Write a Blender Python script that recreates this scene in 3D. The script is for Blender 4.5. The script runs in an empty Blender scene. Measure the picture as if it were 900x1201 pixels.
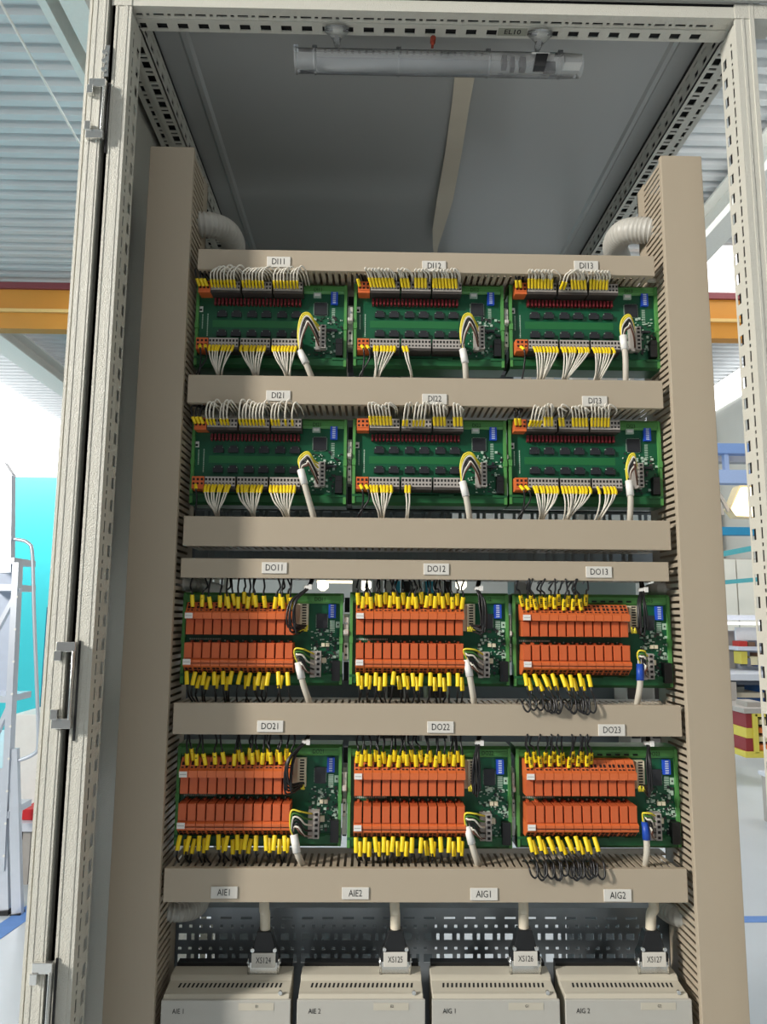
import bpy, math, random
from mathutils import Vector, Matrix
random.seed(7)
S = bpy.context.scene
COL = S.collection
V = Vector
# ---------------------------------------------------------------- camera
F = 867.0                                   # focal length in pixels of the 900x1201 frame
def cam_axes(p, r, w):
    cp, sp, cw, sw = math.cos(p), math.sin(p), math.cos(w), math.sin(w)
    f = V((sw*cp, cw*cp, sp)); x = V((cw, -sw, 0)); u = x.cross(f)
    cr, sr = math.cos(r), math.sin(r)
    return cr*x+sr*u, -sr*x+cr*u, f
CX, CU, CF = cam_axes(math.radians(7.972), math.radians(.431), math.radians(.964))
CP = V((0, -.78, 1.40))
cd = bpy.data.cameras.new('camera'); cam = bpy.data.objects.new('camera', cd); COL.objects.link(cam)
cam.matrix_world = Matrix(((CX.x, CU.x, -CF.x, CP.x), (CX.y, CU.y, -CF.y, CP.y), (CX.z, CU.z, -CF.z, CP.z), (0, 0, 0, 1)))
cd.sensor_fit = 'VERTICAL'; cd.sensor_height = 24; cd.lens = F/1201*24; cd.clip_start = .02
S.camera = cam
def ray(u, v): return F*CF + (u-450)*CX - (v-600.5)*CU
def at(u, v, Y):
    d = ray(u, v); return CP + d*((Y-CP.y)/d.y)
def atz(u, v, Z):
    d = ray(u, v); return CP + d*((Z-CP.z)/d.z)
def atx(u, v, X):
    d = ray(u, v); return CP + d*((X-CP.x)/d.x)
# ---------------------------------------------------------------- world, lights, exposure
S.view_settings.view_transform = 'Standard'; S.view_settings.look = 'None'
S.view_settings.gamma = 1; S.view_settings.use_curve_mapping = False
S.view_settings.exposure = -0.08
wd = bpy.data.worlds.new('world'); S.world = wd; wd.use_nodes = True
bg = wd.node_tree.nodes['Background']; bg.inputs[0].default_value = (.90, .95, 1.0, 1); bg.inputs[1].default_value = .18
def area(name, loc, target, size, energy, color=(1, 1, 1), size_y=None):
    l = bpy.data.lights.new(name, 'AREA'); l.energy = energy; l.color = color
    l.shape = 'RECTANGLE'; l.size = size; l.size_y = size_y or size
    o = bpy.data.objects.new(name, l); COL.objects.link(o); o.location = loc
    o.rotation_euler = (V(target)-V(loc)).to_track_quat('-Z', 'Y').to_euler()
    return o
area('hall_window_left', (-4.1, -2.3, 3.3), (.1, 0, 1.5), .35, 330, (1, .95, .88), .9)
area('hall_lamp_front', (.6, -3.6, 5.4), (.1, 0, 1.5), 1.2, 30, (1, .95, .88))
area('hall_fill', (0, 10, 6.3), (0, 10, 0), 9, 420, (1, .99, .97))  # unseen panel under the closed ceiling, added to brighten the far hall
area('wall_whitening_fill', (-4.9, 7.7, 3.8), (-4.9, 8.6, 2.5), 4, 170, (1, 1, 1), .3)  # unseen strip added to bleach the upper part of the turquoise partition
area('hall_lamp_right', (4.5, 4.5, 5.6), (6, 8, 1), 2.5, 120, (1, .99, .96))
# ---------------------------------------------------------------- materials
def srgb(r, g, b):
    f = lambda c: ((c/255+.055)/1.055)**2.4 if c > 10 else c/255/12.92
    return (f(r), f(g), f(b), 1)
MATS = {}
def mat(name, rgb, rough=.5, metal=0, noise=.06, scale=30, bump=0, spec=.5, emit=0, **k):
    if name in MATS: return MATS[name]
    m = bpy.data.materials.new(name); m.use_nodes = True; nt = m.node_tree; b = nt.nodes['Principled BSDF']
    c = srgb(*rgb)
    b.inputs['Roughness'].default_value = rough; b.inputs['Metallic'].default_value = metal
    b.inputs['Specular IOR Level'].default_value = spec
    tc = nt.nodes.new('ShaderNodeTexCoord'); n = nt.nodes.new('ShaderNodeTexNoise'); n.inputs['Scale'].default_value = scale
    n.inputs['Detail'].default_value = 4
    nt.links.new(tc.outputs['Object'], n.inputs['Vector'])
    mx = nt.nodes.new('ShaderNodeMix'); mx.data_type = 'RGBA'
    mx.inputs['A'].default_value = tuple(max(0, x*(1-noise)) for x in c[:3])+(1,)
    mx.inputs['B'].default_value = tuple(min(1, x*(1+noise)) for x in c[:3])+(1,)
    nt.links.new(n.outputs['Fac'], mx.inputs['Factor']); nt.links.new(mx.outputs['Result'], b.inputs['Base Color'])
    if bump:
        n2 = nt.nodes.new('ShaderNodeTexNoise'); n2.inputs['Scale'].default_value = k.get('bscale', 400)
        nt.links.new(tc.outputs['Object'], n2.inputs['Vector'])
        bp = nt.nodes.new('ShaderNodeBump'); bp.inputs['Strength'].default_value = bump; bp.inputs['Distance'].default_value = .002
        nt.links.new(n2.outputs['Fac'], bp.inputs['Height']); nt.links.new(bp.outputs['Normal'], b.inputs['Normal'])
    if emit:
        b.inputs['Emission Color'].default_value = c; b.inputs['Emission Strength'].default_value = emit
    if 'trans' in k:
        b.inputs['Transmission Weight'].default_value = k['trans']; b.inputs['IOR'].default_value = k.get('ior', 1.45)
    if 'alpha' in k: b.inputs['Alpha'].default_value = k['alpha']
    MATS[name] = m; return m
M = dict(
 frame=mat('cabinet_paint', (205, 203, 192), .38, bump=.5, bscale=700, noise=.03),
 roof=mat('roof_inner_paint', (165, 166, 163), .3, noise=.04, scale=4),
 duct=mat('duct_plastic', (176, 163, 143), .45, noise=.03, scale=8),
 dark=mat('dark_gap', (22, 22, 24), .8),
 zinc=mat('galvanised_steel', (158, 166, 172), .35, .4, noise=.25, scale=25),
 chrome=mat('hinge_zinc', (222, 222, 218), .22, .9, noise=.05),
 pcb=mat('circuit_board_green', (18, 88, 58), .38, noise=.12, scale=60),
 carrier=mat('carrier_green', (84, 148, 78), .4, noise=.04),
 carrierd=mat('carrier_dark_green', (34, 96, 56), .4, noise=.04),
 orange=mat('relay_orange', (202, 98, 54), .42, noise=.05),
 orange2=mat('socket_orange', (216, 108, 56), .42, noise=.05),
 hole=mat('socket_hole', (48, 18, 10), .8),
 hole2=mat('terminal_hole', (22, 20, 20), .8),
 tgrey=mat('terminal_grey', (172, 166, 160), .5),
 tdark=mat('terminal_dark_grey', (66, 61, 58), .5),
 cream=mat('connector_cream', (222, 214, 186), .5),
 black=mat('black_plastic', (26, 27, 29), .4),
 chip=mat('chip_black', (44, 46, 50), .35),
 red=mat('led_dark_red', (110, 26, 34), .35),
 blue=mat('dip_switch_blue', (38, 84, 205), .4),
 white=mat('white_plastic', (232, 231, 226), .45),
 silk=mat('silkscreen_white', (176, 198, 182), .6),
 paper=mat('label_paper', (214, 211, 203), .6, noise=.02),
 ink=mat('label_ink', (24, 24, 26), .7),
 yellow=mat('sleeve_yellow', (246, 214, 30), .42, noise=.04),
 wwhite=mat('wire_white', (222, 216, 202), .5, noise=.05),
 wblack=mat('wire_black', (22, 22, 24), .4),
 wbrown=mat('wire_brown', (88, 52, 38), .5),
 wyel=mat('wire_yellow', (226, 210, 60), .45),
 wgreen=mat('wire_green', (58, 110, 40), .45),
 wblue=mat('wire_blue', (26, 72, 170), .45),
 sheath=mat('cable_grey', (196, 190, 176), .5),
 conduit=mat('conduit_grey', (186, 184, 176), .45),
 plc=mat('controller_beige', (194, 188, 172), .5, noise=.02),
 plcf=mat('controller_cover', (182, 180, 172), .4, noise=.02),
 tape=mat('tape_beige', (206, 196, 176), .6),
 clampg=mat('end_clamp_grey', (196, 192, 184), .5),
)
# ---------------------------------------------------------------- mesh building
class MB:
    def __init__(s): s.v = []; s.f = []; s.m = []; s.sm = []
    def quad(s, pts, m=0):
        i = len(s.v); s.v += [tuple(p) for p in pts]; s.f.append(tuple(range(i, i+len(pts)))); s.m.append(m); s.sm.append(False)
        return s
    def box(s, x0, x1, y0, y1, z0, z1, m=0):
        i = len(s.v)
        s.v += [(x0, y0, z0), (x1, y0, z0), (x1, y1, z0), (x0, y1, z0), (x0, y0, z1), (x1, y0, z1), (x1, y1, z1), (x0, y1, z1)]
        for q in ((0, 3, 2, 1), (4, 5, 6, 7), (0, 1, 5, 4), (1, 2, 6, 5), (2, 3, 7, 6), (3, 0, 4, 7)):
            s.f.append(tuple(i+a for a in q)); s.m.append(m); s.sm.append(False)
        return s
    def fbox(s, f, u0, u1, v0, v1, w0, w1, m=0):        # a box through a mapping f(u,v,w)
        i = len(s.v)
        s.v += [tuple(f(a, b, c)) for c in (w0, w1) for a, b in ((u0, v0), (u1, v0), (u1, v1), (u0, v1))]
        for q in ((0, 3, 2, 1), (4, 5, 6, 7), (0, 1, 5, 4), (1, 2, 6, 5), (2, 3, 7, 6), (3, 0, 4, 7)):
            s.f.append(tuple(i+a for a in q)); s.m.append(m); s.sm.append(False)
        return s
    def prism(s, poly, x0, x1, axis='x', m=0):          # polygon (a,b) extruded along an axis
        i = len(s.v); n = len(poly)
        g = {'x': lambda a, b, t: (t, a, b), 'y': lambda a, b, t: (a, t, b), 'z': lambda a, b, t: (a, b, t)}[axis]
        s.v += [g(a, b, x0) for a, b in poly]+[g(a, b, x1) for a, b in poly]
        s.f.append(tuple(i+k for k in range(n))); s.f.append(tuple(i+n+k for k in reversed(range(n))))
        for k in range(n): s.f.append((i+k, i+n+k, i+n+(k+1) % n, i+(k+1) % n))
        s.m += [m]*(n+2); s.sm += [False]*(n+2); return s
    def bar(s, a, b, w, h, m=0, up=(0, 0, 1)):           # rectangular bar from a to b
        a = V(a); b = V(b); d = (b-a); L = d.length; d.normalize(); x = d.cross(V(up)).normalized(); z = x.cross(d)
        return s.fbox(lambda u, v, t: a+d*t+x*u+z*v, -w/2, w/2, -h/2, h/2, 0, L, m)
    def tube(s, pts, r, seg=6, m=0, cap=True, flat=1.0):
        pts = [V(p) for p in pts]; n = len(pts); i0 = len(s.v)
        t = (pts[1]-pts[0]).normalized(); a = t.orthogonal().normalized()
        if abs(t.y) < .9: a = (V((0, -1, 0))-t*V((0, -1, 0)).dot(t)).normalized()
        for k, p in enumerate(pts):
            t = (pts[min(k+1, n-1)]-pts[max(k-1, 0)]).normalized()
            a = (a-t*a.dot(t)).normalized(); b = t.cross(a)
            rr = r[k] if isinstance(r, (list, tuple)) else r
            for j in range(seg):
                q = 2*math.pi*(j+.5)/seg; s.v.append(tuple(p+a*(rr*math.cos(q)*flat)+b*(rr*math.sin(q))))
        for k in range(n-1):
            for j in range(seg):
                A = i0+k*seg+j; B = i0+k*seg+(j+1) % seg
                s.f.append((A, B, B+seg, A+seg)); s.m.append(m); s.sm.append(True)
        if cap:
            s.f.append(tuple(i0+j for j in reversed(range(seg)))); s.f.append(tuple(i0+(n-1)*seg+j for j in range(seg)))
            s.m += [m, m]; s.sm += [False, False]
        return s
    def disc(s, c, r, h, axis='y', seg=14, m=0):
        c = V(c); d = {'x': V((1, 0, 0)), 'y': V((0, 1, 0)), 'z': V((0, 0, 1))}[axis]
        return s.tube([c, c+d*h], r, seg, m)
    def mesh(s, name, mats):
        me = bpy.data.meshes.new(name); me.from_pydata(s.v, [], s.f)
        for x in mats: me.materials.append(x)
        me.polygons.foreach_set('material_index', s.m); me.polygons.foreach_set('use_smooth', s.sm)
        me.update(); return me
    def build(s, name, mats, parent=None, bevel=0, kind=None):
        if not isinstance(mats, (list, tuple)): mats = [mats]
        off = V((0, 0, 0))
        if parent is None and s.v:
            lo = [min(p[k] for p in s.v) for k in range(3)]; hi = [max(p[k] for p in s.v) for k in range(3)]
            off = V(((lo[0]+hi[0])/2, (lo[1]+hi[1])/2, lo[2])); s.v = [tuple(V(p)-off) for p in s.v]
        o = bpy.data.objects.new(name, s.mesh(name, mats)); COL.objects.link(o); o.parent = parent; o.location = off
        if bevel:
            b = o.modifiers.new('bevel', 'BEVEL'); b.width = bevel; b.segments = 2; b.limit_method = 'ANGLE'
        if kind: o['kind'] = kind
        return o
class LB(MB):                                           # builder in world coordinates for a child of a root
    def build(s, name, mats, parent, **k):
        o = parent.get('_o') if False else parent
        off = V((0, 0, 0)); p = parent
        while p is not None: off += V(p.location); p = p.parent
        s.v = [tuple(V(q)-off) for q in s.v]
        return MB.build(s, name, mats, parent, **k)
def thing(name, label, cat, loc, group=None):
    o = bpy.data.objects.new(name, None); COL.objects.link(o); o.location = loc; o.empty_display_size = .02
    o['label'] = label; o['category'] = cat
    if group: o['group'] = group
    return o
def tag(o, label, cat, group=None):
    o['label'] = label; o['category'] = cat
    if group: o['group'] = group
    return o
def struct(o): o['kind'] = 'structure'; return o
CACHE = {}
def shared(key, fn, name, mats, parent, loc=(0, 0, 0)):
    if key not in CACHE: CACHE[key] = fn().mesh(name, mats if isinstance(mats, (list, tuple)) else [mats])
    o = bpy.data.objects.new(name, CACHE[key]); COL.objects.link(o); o.parent = parent; o.location = loc
    return o
def text(body, size, center, parent=None, m=None, sx=.82, bold=.0, name='lettering', rot=0, mapf=None):
    cu = bpy.data.curves.new('t', 'FONT'); cu.body = body; cu.size = size; cu.align_x = 'CENTER'; cu.align_y = 'CENTER'
    cu.offset = bold; cu.resolution_u = 2
    t = bpy.data.objects.new('t', cu); COL.objects.link(t)
    dg = bpy.context.evaluated_depsgraph_get(); dg.update()
    me = bpy.data.meshes.new_from_object(t.evaluated_get(dg)); bpy.data.objects.remove(t)
    c, s_ = math.cos(rot), math.sin(rot)
    for v in me.vertices:
        x, y = v.co.x*sx, v.co.y; x, y = x*c-y*s_, x*s_+y*c
        v.co = mapf(x, y) if mapf else V((x, 0, y))
    me.materials.clear(); me.materials.append(m or M['ink']); me.name = name
    o = bpy.data.objects.new(name, me); COL.objects.link(o); o.parent = parent
    off = V((0, 0, 0)); p = parent
    while p is not None: off += V(p.location); p = p.parent
    o.location = V(center)-off
    return o
def catmull(P, n=5):
    P = [V(p) for p in P]; P = [P[0]*2-P[1]]+P+[P[-1]*2-P[-2]]; out = []
    for i in range(1, len(P)-2):
        a, b, c, d = P[i-1:i+3]
        for k in range(n):
            t = k/n; out.append(.5*((2*b)+(c-a)*t+(2*a-5*b+4*c-d)*t*t+(3*b-a-3*c+d)*t**3))
    out.append(P[-2]); return out
def perf(mb, f, L, W, t, rows, m=0, u_off=.006):        # a strip with punched rows of slots and dots: rows (v0, v1, slot, dot)
    rows = sorted(rows); v = 0
    for v0, v1, sl, dot in rows:
        if v0 > v: mb.fbox(f, 0, L, v, v0, 0, t, m)
        u = 0; hs = []; k = u_off
        while k+.025 < L:
            hs.append((k, k+sl))
            if dot: hs.append((k+sl+(.025-sl)/2-dot/2, k+sl+(.025-sl)/2+dot/2))
            k += .025
        for a, b in hs:
            mb.fbox(f, u, a, v0, v1, 0, t, m); u = b
        mb.fbox(f, u, L, v0, v1, 0, t, m); v = v1
    if v < W: mb.fbox(f, 0, L, v, W, 0, t, m)
ROWS = [(.007, .0105, .0125, .004), (.0215, .0300, .0125, .0)]
ROWS2 = [(.0245, .0275, .0035, 0)]
# ================================================================ THE CABINET
XL, XR, ZT = -.286, .426, 2.105
cab = thing('control_cabinet', 'tall light grey steel control cabinet with open front and perforated frame', 'cabinet', (.07, .4, 0))
def child(mb, name, mats, **k): return mb.build(name, mats, cab, **k)
# posts (left front post with groove and outer lip, right front post)
mb = LB(); mb.box(-.3075, XL, 0, .004, .02, 2.1195)
mb.box(-.3075, -.3045, 0, .04, .02, 2.1195); mb.box(-.3035, -.3015, -.0007, .0, .02, 2.1195); mb.box(-.2950, -.2900, -.0006, .0, .02, 2.1195)
mb.box(-.335, -.332, .0, .05, .02, 2.1195)
perf(mb, lambda u, v, w: V((XL-w, .004+v, .03+u)), 2.07, .034, .0007, ROWS)
child(mb, 'front_post', M['frame'])
mb = LB(); mb.box(-.3290, -.3115, -.004, .03, .0, 2.30); mb.box(-.3265, -.3235, -.0046, -.004, 0, 2.30); mb.box(-.3165, -.3140, -.0046, -.004, 0, 2.30)
child(mb, 'outer_edge_strip', M['frame'], bevel=.0015)
mb = LB(); mb.box(-.3115, -.3075, .012, .03, .0, 2.117); child(mb, 'door_seal_groove', M['dark'])
mb = LB(); mb.box(XR, .448, 0, .004, .02, 2.1195); mb.box(.4335, .4365, -.0007, 0, .02, 2.1195); mb.box(.443, .448, -.0015, .05, .02, 2.125)
perf(mb, lambda u, v, w: V((XR+w, .004+v, .03+u)), 2.07, .034, .0007, ROWS)
child(mb, 'front_post', M['frame'])
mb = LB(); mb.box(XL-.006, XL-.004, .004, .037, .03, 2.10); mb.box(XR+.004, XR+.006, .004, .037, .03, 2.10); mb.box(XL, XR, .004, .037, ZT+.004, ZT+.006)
child(mb, 'hollow_shade_strip', mat('painted_hollow_shade', (24, 24, 25), .7), kind='stuff')  # dark strips behind the holes: shade of the hollow profile put into colour
for x0, x1 in ((-.309, XL), (XR, .478)):
    mb = LB(); mb.box(x0, x1, -.001, .03, 2.1045, 2.1233); child(mb, 'corner_piece', M['frame'])
# rear posts
for x in (-.335, .43):
    mb = LB(); perf(mb, lambda u, v, w: V((x+v, .765+w, .03+u)), 2.07, .034, .0015, ROWS)
    perf(mb, lambda u, v, w: V((x+(.034 if x < 0 else 0)+w, .765+v, .03+u)), 2.07, .034, .0015, ROWS)
    child(mb, 'rear_post', M['frame'])
# top front rail
mb = LB(); mb.box(-.3075, .448, 0, .004, ZT, 2.1195)
perf(mb, lambda u, v, w: V((XL-.01+u, .004+v, ZT+w)), .73, .034, .0015, ROWS)
mb.box(XL, XR, .0175, .0195, ZT-.002, ZT); mb.box(-.3, .44, .0, .038, ZT+.02, ZT+.022)
child(mb, 'top_front_rail', M['frame'])
mb = LB(); mb.box(XL-.02, XR+.02, .78, .784, ZT, ZT+.03); perf(mb, lambda u, v, w: V((XL-.01+u, .745+v, ZT+w)), .73, .034, .0015, ROWS)
child(mb, 'top_rear_rail', M['frame'])
# depth rails along the roof
for sg, x in ((-1, XL), (1, XR)):
    mb = LB()
    perf(mb, lambda u, v, w: V((x+sg*v, .035+u, ZT+w)), .72, .020, .0015, [(.0065, .0165, .0125, .004)], u_off=.004)
    perf(mb, lambda u, v, w: V((x+sg*(.022+v), .035+u, ZT+.004+w)), .72, .019, .0015, [(.007, .012, .0115, .004)], u_off=.004)
    mb.box(min(x+sg*.020, x+sg*.022), max(x+sg*.020, x+sg*.022), .035, .755, ZT, ZT+.006)
    perf(mb, lambda u, v, w: V((x+sg*w, .035+u, ZT+v)), .72, .033, .0015, [(.007, .015, .0115, 0), (.0235, .027, .0125, 0)], u_off=.014)
    mb.box(min(x+sg*.018, x+sg*.016), max(x+sg*.018, x+sg*.016), .035, .755, ZT+.012, ZT+.03)
    mb.box(min(x+sg*.001, x+sg*.045), max(x+sg*.001, x+sg*.045), .035, .755, ZT+.028, ZT+.030)
    child(mb, 'top_depth_rail', M['frame'])
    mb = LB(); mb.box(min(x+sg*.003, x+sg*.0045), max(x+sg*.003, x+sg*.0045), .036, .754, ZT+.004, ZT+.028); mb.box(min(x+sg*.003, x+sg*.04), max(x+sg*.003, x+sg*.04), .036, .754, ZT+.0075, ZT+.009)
    child(mb, 'hollow_shade_strip', mat('painted_hollow_shade', (24, 24, 25), .7), kind='stuff')  # dark backing that paints the unlit inside of the depth rail
    mb = LB(); mb.box(min(x+sg*.0, x+sg*.05), max(x+sg*.0, x+sg*.05), .03, .78, ZT+.034, ZT+.039); child(mb, 'roof_seal', M['dark'])
# roof panel: folded plate with two pressed ribs, and its front lip
mb = LB(); mb.box(-.345, .47, -.004, .81, 2.146, 2.149); mb.box(-.345, .47, -.006, -.002, 2.1235, 2.149); mb.box(-.345, .47, .807, .81, 2.12, 2.149)
for x in (-.249, .392):
    mb.prism([(x-.007, 2.146), (x-.003, 2.1425), (x+.003, 2.1425), (x+.007, 2.146)], .04, .80, 'y')
child(mb, 'roof_panel', M['roof'])
mb = LB(); mb.box(-.30, .44, .002, .005, 2.117, 2.125); child(mb, 'roof_seal', M['dark'])
# closed left side
mb = LB(); mb.box(-.3365, -.3355, .05, .8, .05, 2.14); mb.box(-.34, -.3365, .03, .8, .05, 2.14); child(mb, 'side_panel', M['frame'])
mb = LB(); mb.box(-.33, .17, .790, .793, 1.54, 2.12); mb.box(-.33, -.31, .78, .79, 1.54, 2.12); child(mb, 'rear_panel', M['roof'])
# plinth
mb = LB(); mb.box(-.33, .46, .0, .8, .0, .02); mb.box(-.33, .46, .785, .8, .02, .12); mb.box(-.33, .46, 0, .02, .02, .12); child(mb, 'plinth', M['frame'])
# chassis: two galvanised uprights that carry the rows
for x in (-.262, .385):
    mb = LB(); perf(mb, lambda u, v, w: V((x+v, .172+w, .12+u)), 1.86, .030, .002, [(.005, .009, .006, .004), (.015, .025, .0125, .004)])
    mb.box(x, x+.002, .172, .20, .12, 1.98); child(mb, 'chassis_upright', M['zinc'])
# perforated mounting plate above the controllers
p0 = at(205, 1066, .19); p1 = at(803, 1140, .19)
mb = LB(); w_ = p1.x-p0.x; zt, zb = p0.z, p1.z-.12
hh = zt-zb
rows = [(.009, .012, .014, 0), (.018, .022, .004, .004), (.028, .036, .010, .004), (.0435, .047, .004, .004), (.0515, .0615, .0105, .004)]
perf(mb, lambda u, v, w: V((p0.x+u, .19+w, zt-v)), w_, hh, .002, rows)
mb.box(p0.x, p1.x, .19, .215, zt, zt+.0015)
child(mb, 'perforated_mounting_plate', M['zinc'])
# cross rails seen in the gaps (perforated galvanised)
for (v0, u0, u1, Y, hgt) in ((650, 224, 500, .20, .022), (652, 512, 742, .18, .022), (602, 224, 782, .23, .018), (1060, 215, 800, .25, .012)):
    a = at(u0, v0, Y); b = at(u1, v0, Y)
    mb = LB(); perf(mb, lambda u, v, w: V((a.x+u, Y+w, a.z-hgt/2+v)), b.x-a.x, hgt, .002, [(hgt*.28, hgt*.72, .0125, .004)])
    mb.box(a.x, b.x, Y, Y+.012, a.z+hgt/2-.002, a.z+hgt/2)
    child(mb, 'cross_rail', M['zinc'])
# hinges on the left post
def hinge(u, v, hl):
    c = at(u, v, -.006); x0 = c.x
    mb = LB()
    mb.box(x0+.004, x0+.0068, -.0095, -.0045, c.z-hl/2+.004, c.z+hl/2-.004)
    mb.tube([(x0+.0055, -.011, c.z-hl/2+.01), (x0+.0055, -.011, c.z+hl/2-.01)], .0013, 8)
    for s in (1, -1):
        z = c.z+s*(hl/2-.006)
        mb.box(x0-.012, x0+.0072, -.010, -.0045, z-.005, z+.005)
        mb.box(x0-.013, x0-.006, -.012, -.0045, z-.005-s*.009, z+.005-s*.009)
    h = mb.build('hinge', M['chrome'], cab, bevel=.0006)
    q = LB(); q.box(x0+.0005, x0+.0030, -.0045, -.0035, c.z-hl/2+.002, c.z+hl/2-.002); q.build('hinge_leaf', M['black'], h)
    q = LB(); q.box(x0+.0072, x0+.0092, -.002, -.0005, c.z-hl/2-.012, c.z+hl/2); q.build('hinge_leaf', M['black'], h)
hinge(116, 129, .075); hinge(79, 803, .088); hinge(51, 1182, .085)
mb = LB(); c = at(127, 72, -.003); mb.box(c.x-.004, c.x+.001, -.004, 0, c.z-.02, c.z+.02)
for k in range(3): mb.disc((c.x-.004, -.006, c.z-.012+k*.011), .0026, .004)
child(mb, 'latch_plate', M['chrome'])
# gland hole row: small fixing screws on roof rail
mb = LB(); c = at(508, 47, .03); mb.disc((c.x, .026, c.z), .0035, .008, 'y', 8); mb.box(c.x-.002, c.x+.001, .028, .034, c.z-.008, c.z); child(mb, 'rust_brown_cap', mat('rust', (120, 40, 20), .7))
# ================================================================ WIRE DUCTS
def comb(mb, f, L, D, t, pitch=.008, slot=.0032, cut=.72):   # slotted side wall: u along, v depth (0 = cover)
    mb.fbox(f, 0, L, 0, .008, 0, t); mb.fbox(f, 0, L, D*cut, D, 0, t)
    n = int(L/pitch)
    for k in range(n): mb.fbox(f, k*pitch, k*pitch+pitch-slot, .008, D*cut, 0, t)
def duct_h(v0, v1, ul, ur, label, Y=.085, D=.080):
    xl = at(ul, (v0+v1)/2, Y).x; xr = at(ur, (v0+v1)/2+4, Y).x
    z1 = (at(ul, v0, Y).z+at(ur, v0+5, Y).z)/2; z0 = (at(ul, v1, Y).z+at(ur, v1+4, Y).z)/2
    t = thing('wire_duct', label, 'cable duct', ((xl+xr)/2, Y+D, z0), 'horizontal wire ducts between the module rows')
    mb = LB(); mb.box(xl, xr, Y, Y+.0022, z0, z1); mb.box(xl, xr, Y, Y+.007, z1-.0012, z1+.0006); mb.box(xl, xr, Y, Y+.007, z0-.0006, z0+.0012)
    mb.build('cover', M['duct'], t, bevel=.0006)
    mb = LB(); mb.box(xl, xr, Y+D-.002, Y+D, z0+.001, z1-.001); mb.build('base', M['duct'], t)
    for z in (z0+.001, z1-.0025):
        mb = LB(); comb(mb, lambda u, v, w: V((xl+u, Y+.002+v, z+w)), xr-xl, D-.002, .0015); mb.build('slotted_wall', M['duct'], t, kind='stuff')
    return t, xl, xr, z0, z1
DU = {}
for key, a, lab in (('A', (294, 317, 232, 768), 'shallow taupe wire duct at the very top above modules DI11 to DI13'),
                    ('B', (441, 473, 220, 778), 'taupe wire duct carrying labels DI21, DI22 and DI23'),
                    ('C', (606, 640, 215, 787), 'taupe wire duct without labels under modules DI21 to DI23'),
                    ('D', (655, 677, 212, 785), 'narrow taupe wire duct carrying labels DO11, DO12 and DO13'),
                    ('E', (824, 860, 203, 800), 'taupe wire duct carrying labels DO21, DO22 and DO23'),
                    ('F', (1017, 1056, 192, 807), 'lowest taupe wire duct with labels AIE1, AIE2, AIG1 and AIG2')):
    DU[key] = duct_h(*a, lab)
for key, x0, x1, ws, lab in (('l', -.281, -.2275, 1, 'tall vertical taupe wire duct along the left side of the modules'),
                             ('r', .3635, .4145, -1, 'tall vertical taupe wire duct along the right side of the modules')):
    z0, z1, Y, D = .30, 1.981, .08, .088
    t = thing('wire_duct', lab, 'cable duct', ((x0+x1)/2, Y+D, z0), 'vertical wire ducts')
    mb = LB(); mb.box(x0, x1, Y, Y+.0022, z0, z1); mb.box(x0-.0006, x0+.0012, Y, Y+.008, z0, z1); mb.box(x1-.0012, x1+.0006, Y, Y+.008, z0, z1)
    mb.build('cover', M['duct'], t, bevel=.0007)
    mb = LB(); mb.box(x0+.001, x1-.001, Y+D-.002, Y+D, z0, z1); mb.build('base', M['duct'], t)
    for x in (x0+.001, x1-.0025):
        mb = LB(); comb(mb, lambda u, v, w: V((x+w, Y+.002+v, z0+u)), z1-z0, D-.002, .0015); mb.build('slotted_wall', M['duct'], t, kind='stuff')
# duct labels
for s, u, v, w, h, Y in (('DI11', 327, 307, 28, 12, 0), ('DI12', 509.5, 312, 28, 12, 0), ('DI13', 688, 312, 28, 12, 0),
                      ('DI21', 326.5, 464, 29, 12, 0), ('DI22', 510, 468, 29, 12, 0), ('DI23', 698, 470.5, 29, 12, 0),
                      ('DO11', 322, 666, 30, 13, 0), ('DO12', 512, 667.5, 30, 13, 0), ('DO13', 703, 671, 30, 13, 0),
                      ('DO21', 317, 852, 31, 13.5, 0), ('DO22', 517, 853, 31, 13.5, 0), ('DO23', 718, 856.5, 31, 13.5, 0),
                      ('AIE1', 263, 1047, 32, 14, 0), ('AIE2', 417, 1048, 32, 14, 0), ('AIG1', 568, 1049, 32, 14.5, 0), ('AIG2', 725, 1050.5, 32, 14.5, 0)):
    Y = .0835; a = at(u-w/2, v+h/2, Y); b = at(u+w/2, v-h/2, Y)
    t = thing('label_plate', f'small pale label reading {s} on a wire duct', 'label', ((a.x+b.x)/2, .085, a.z), 'printed labels on the wire ducts')
    mb = LB(); x0, x1 = sorted((a.x, b.x)); mb.box(x0, x1, Y, .0852, a.z, b.z); mb.build('plate', M['paper'], t, bevel=.0005)
    text(s, (b.z-a.z)*.80, ((a.x+b.x)/2, Y-.0002, (a.z+b.z)/2), t, sx=.80, bold=.0)
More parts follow.
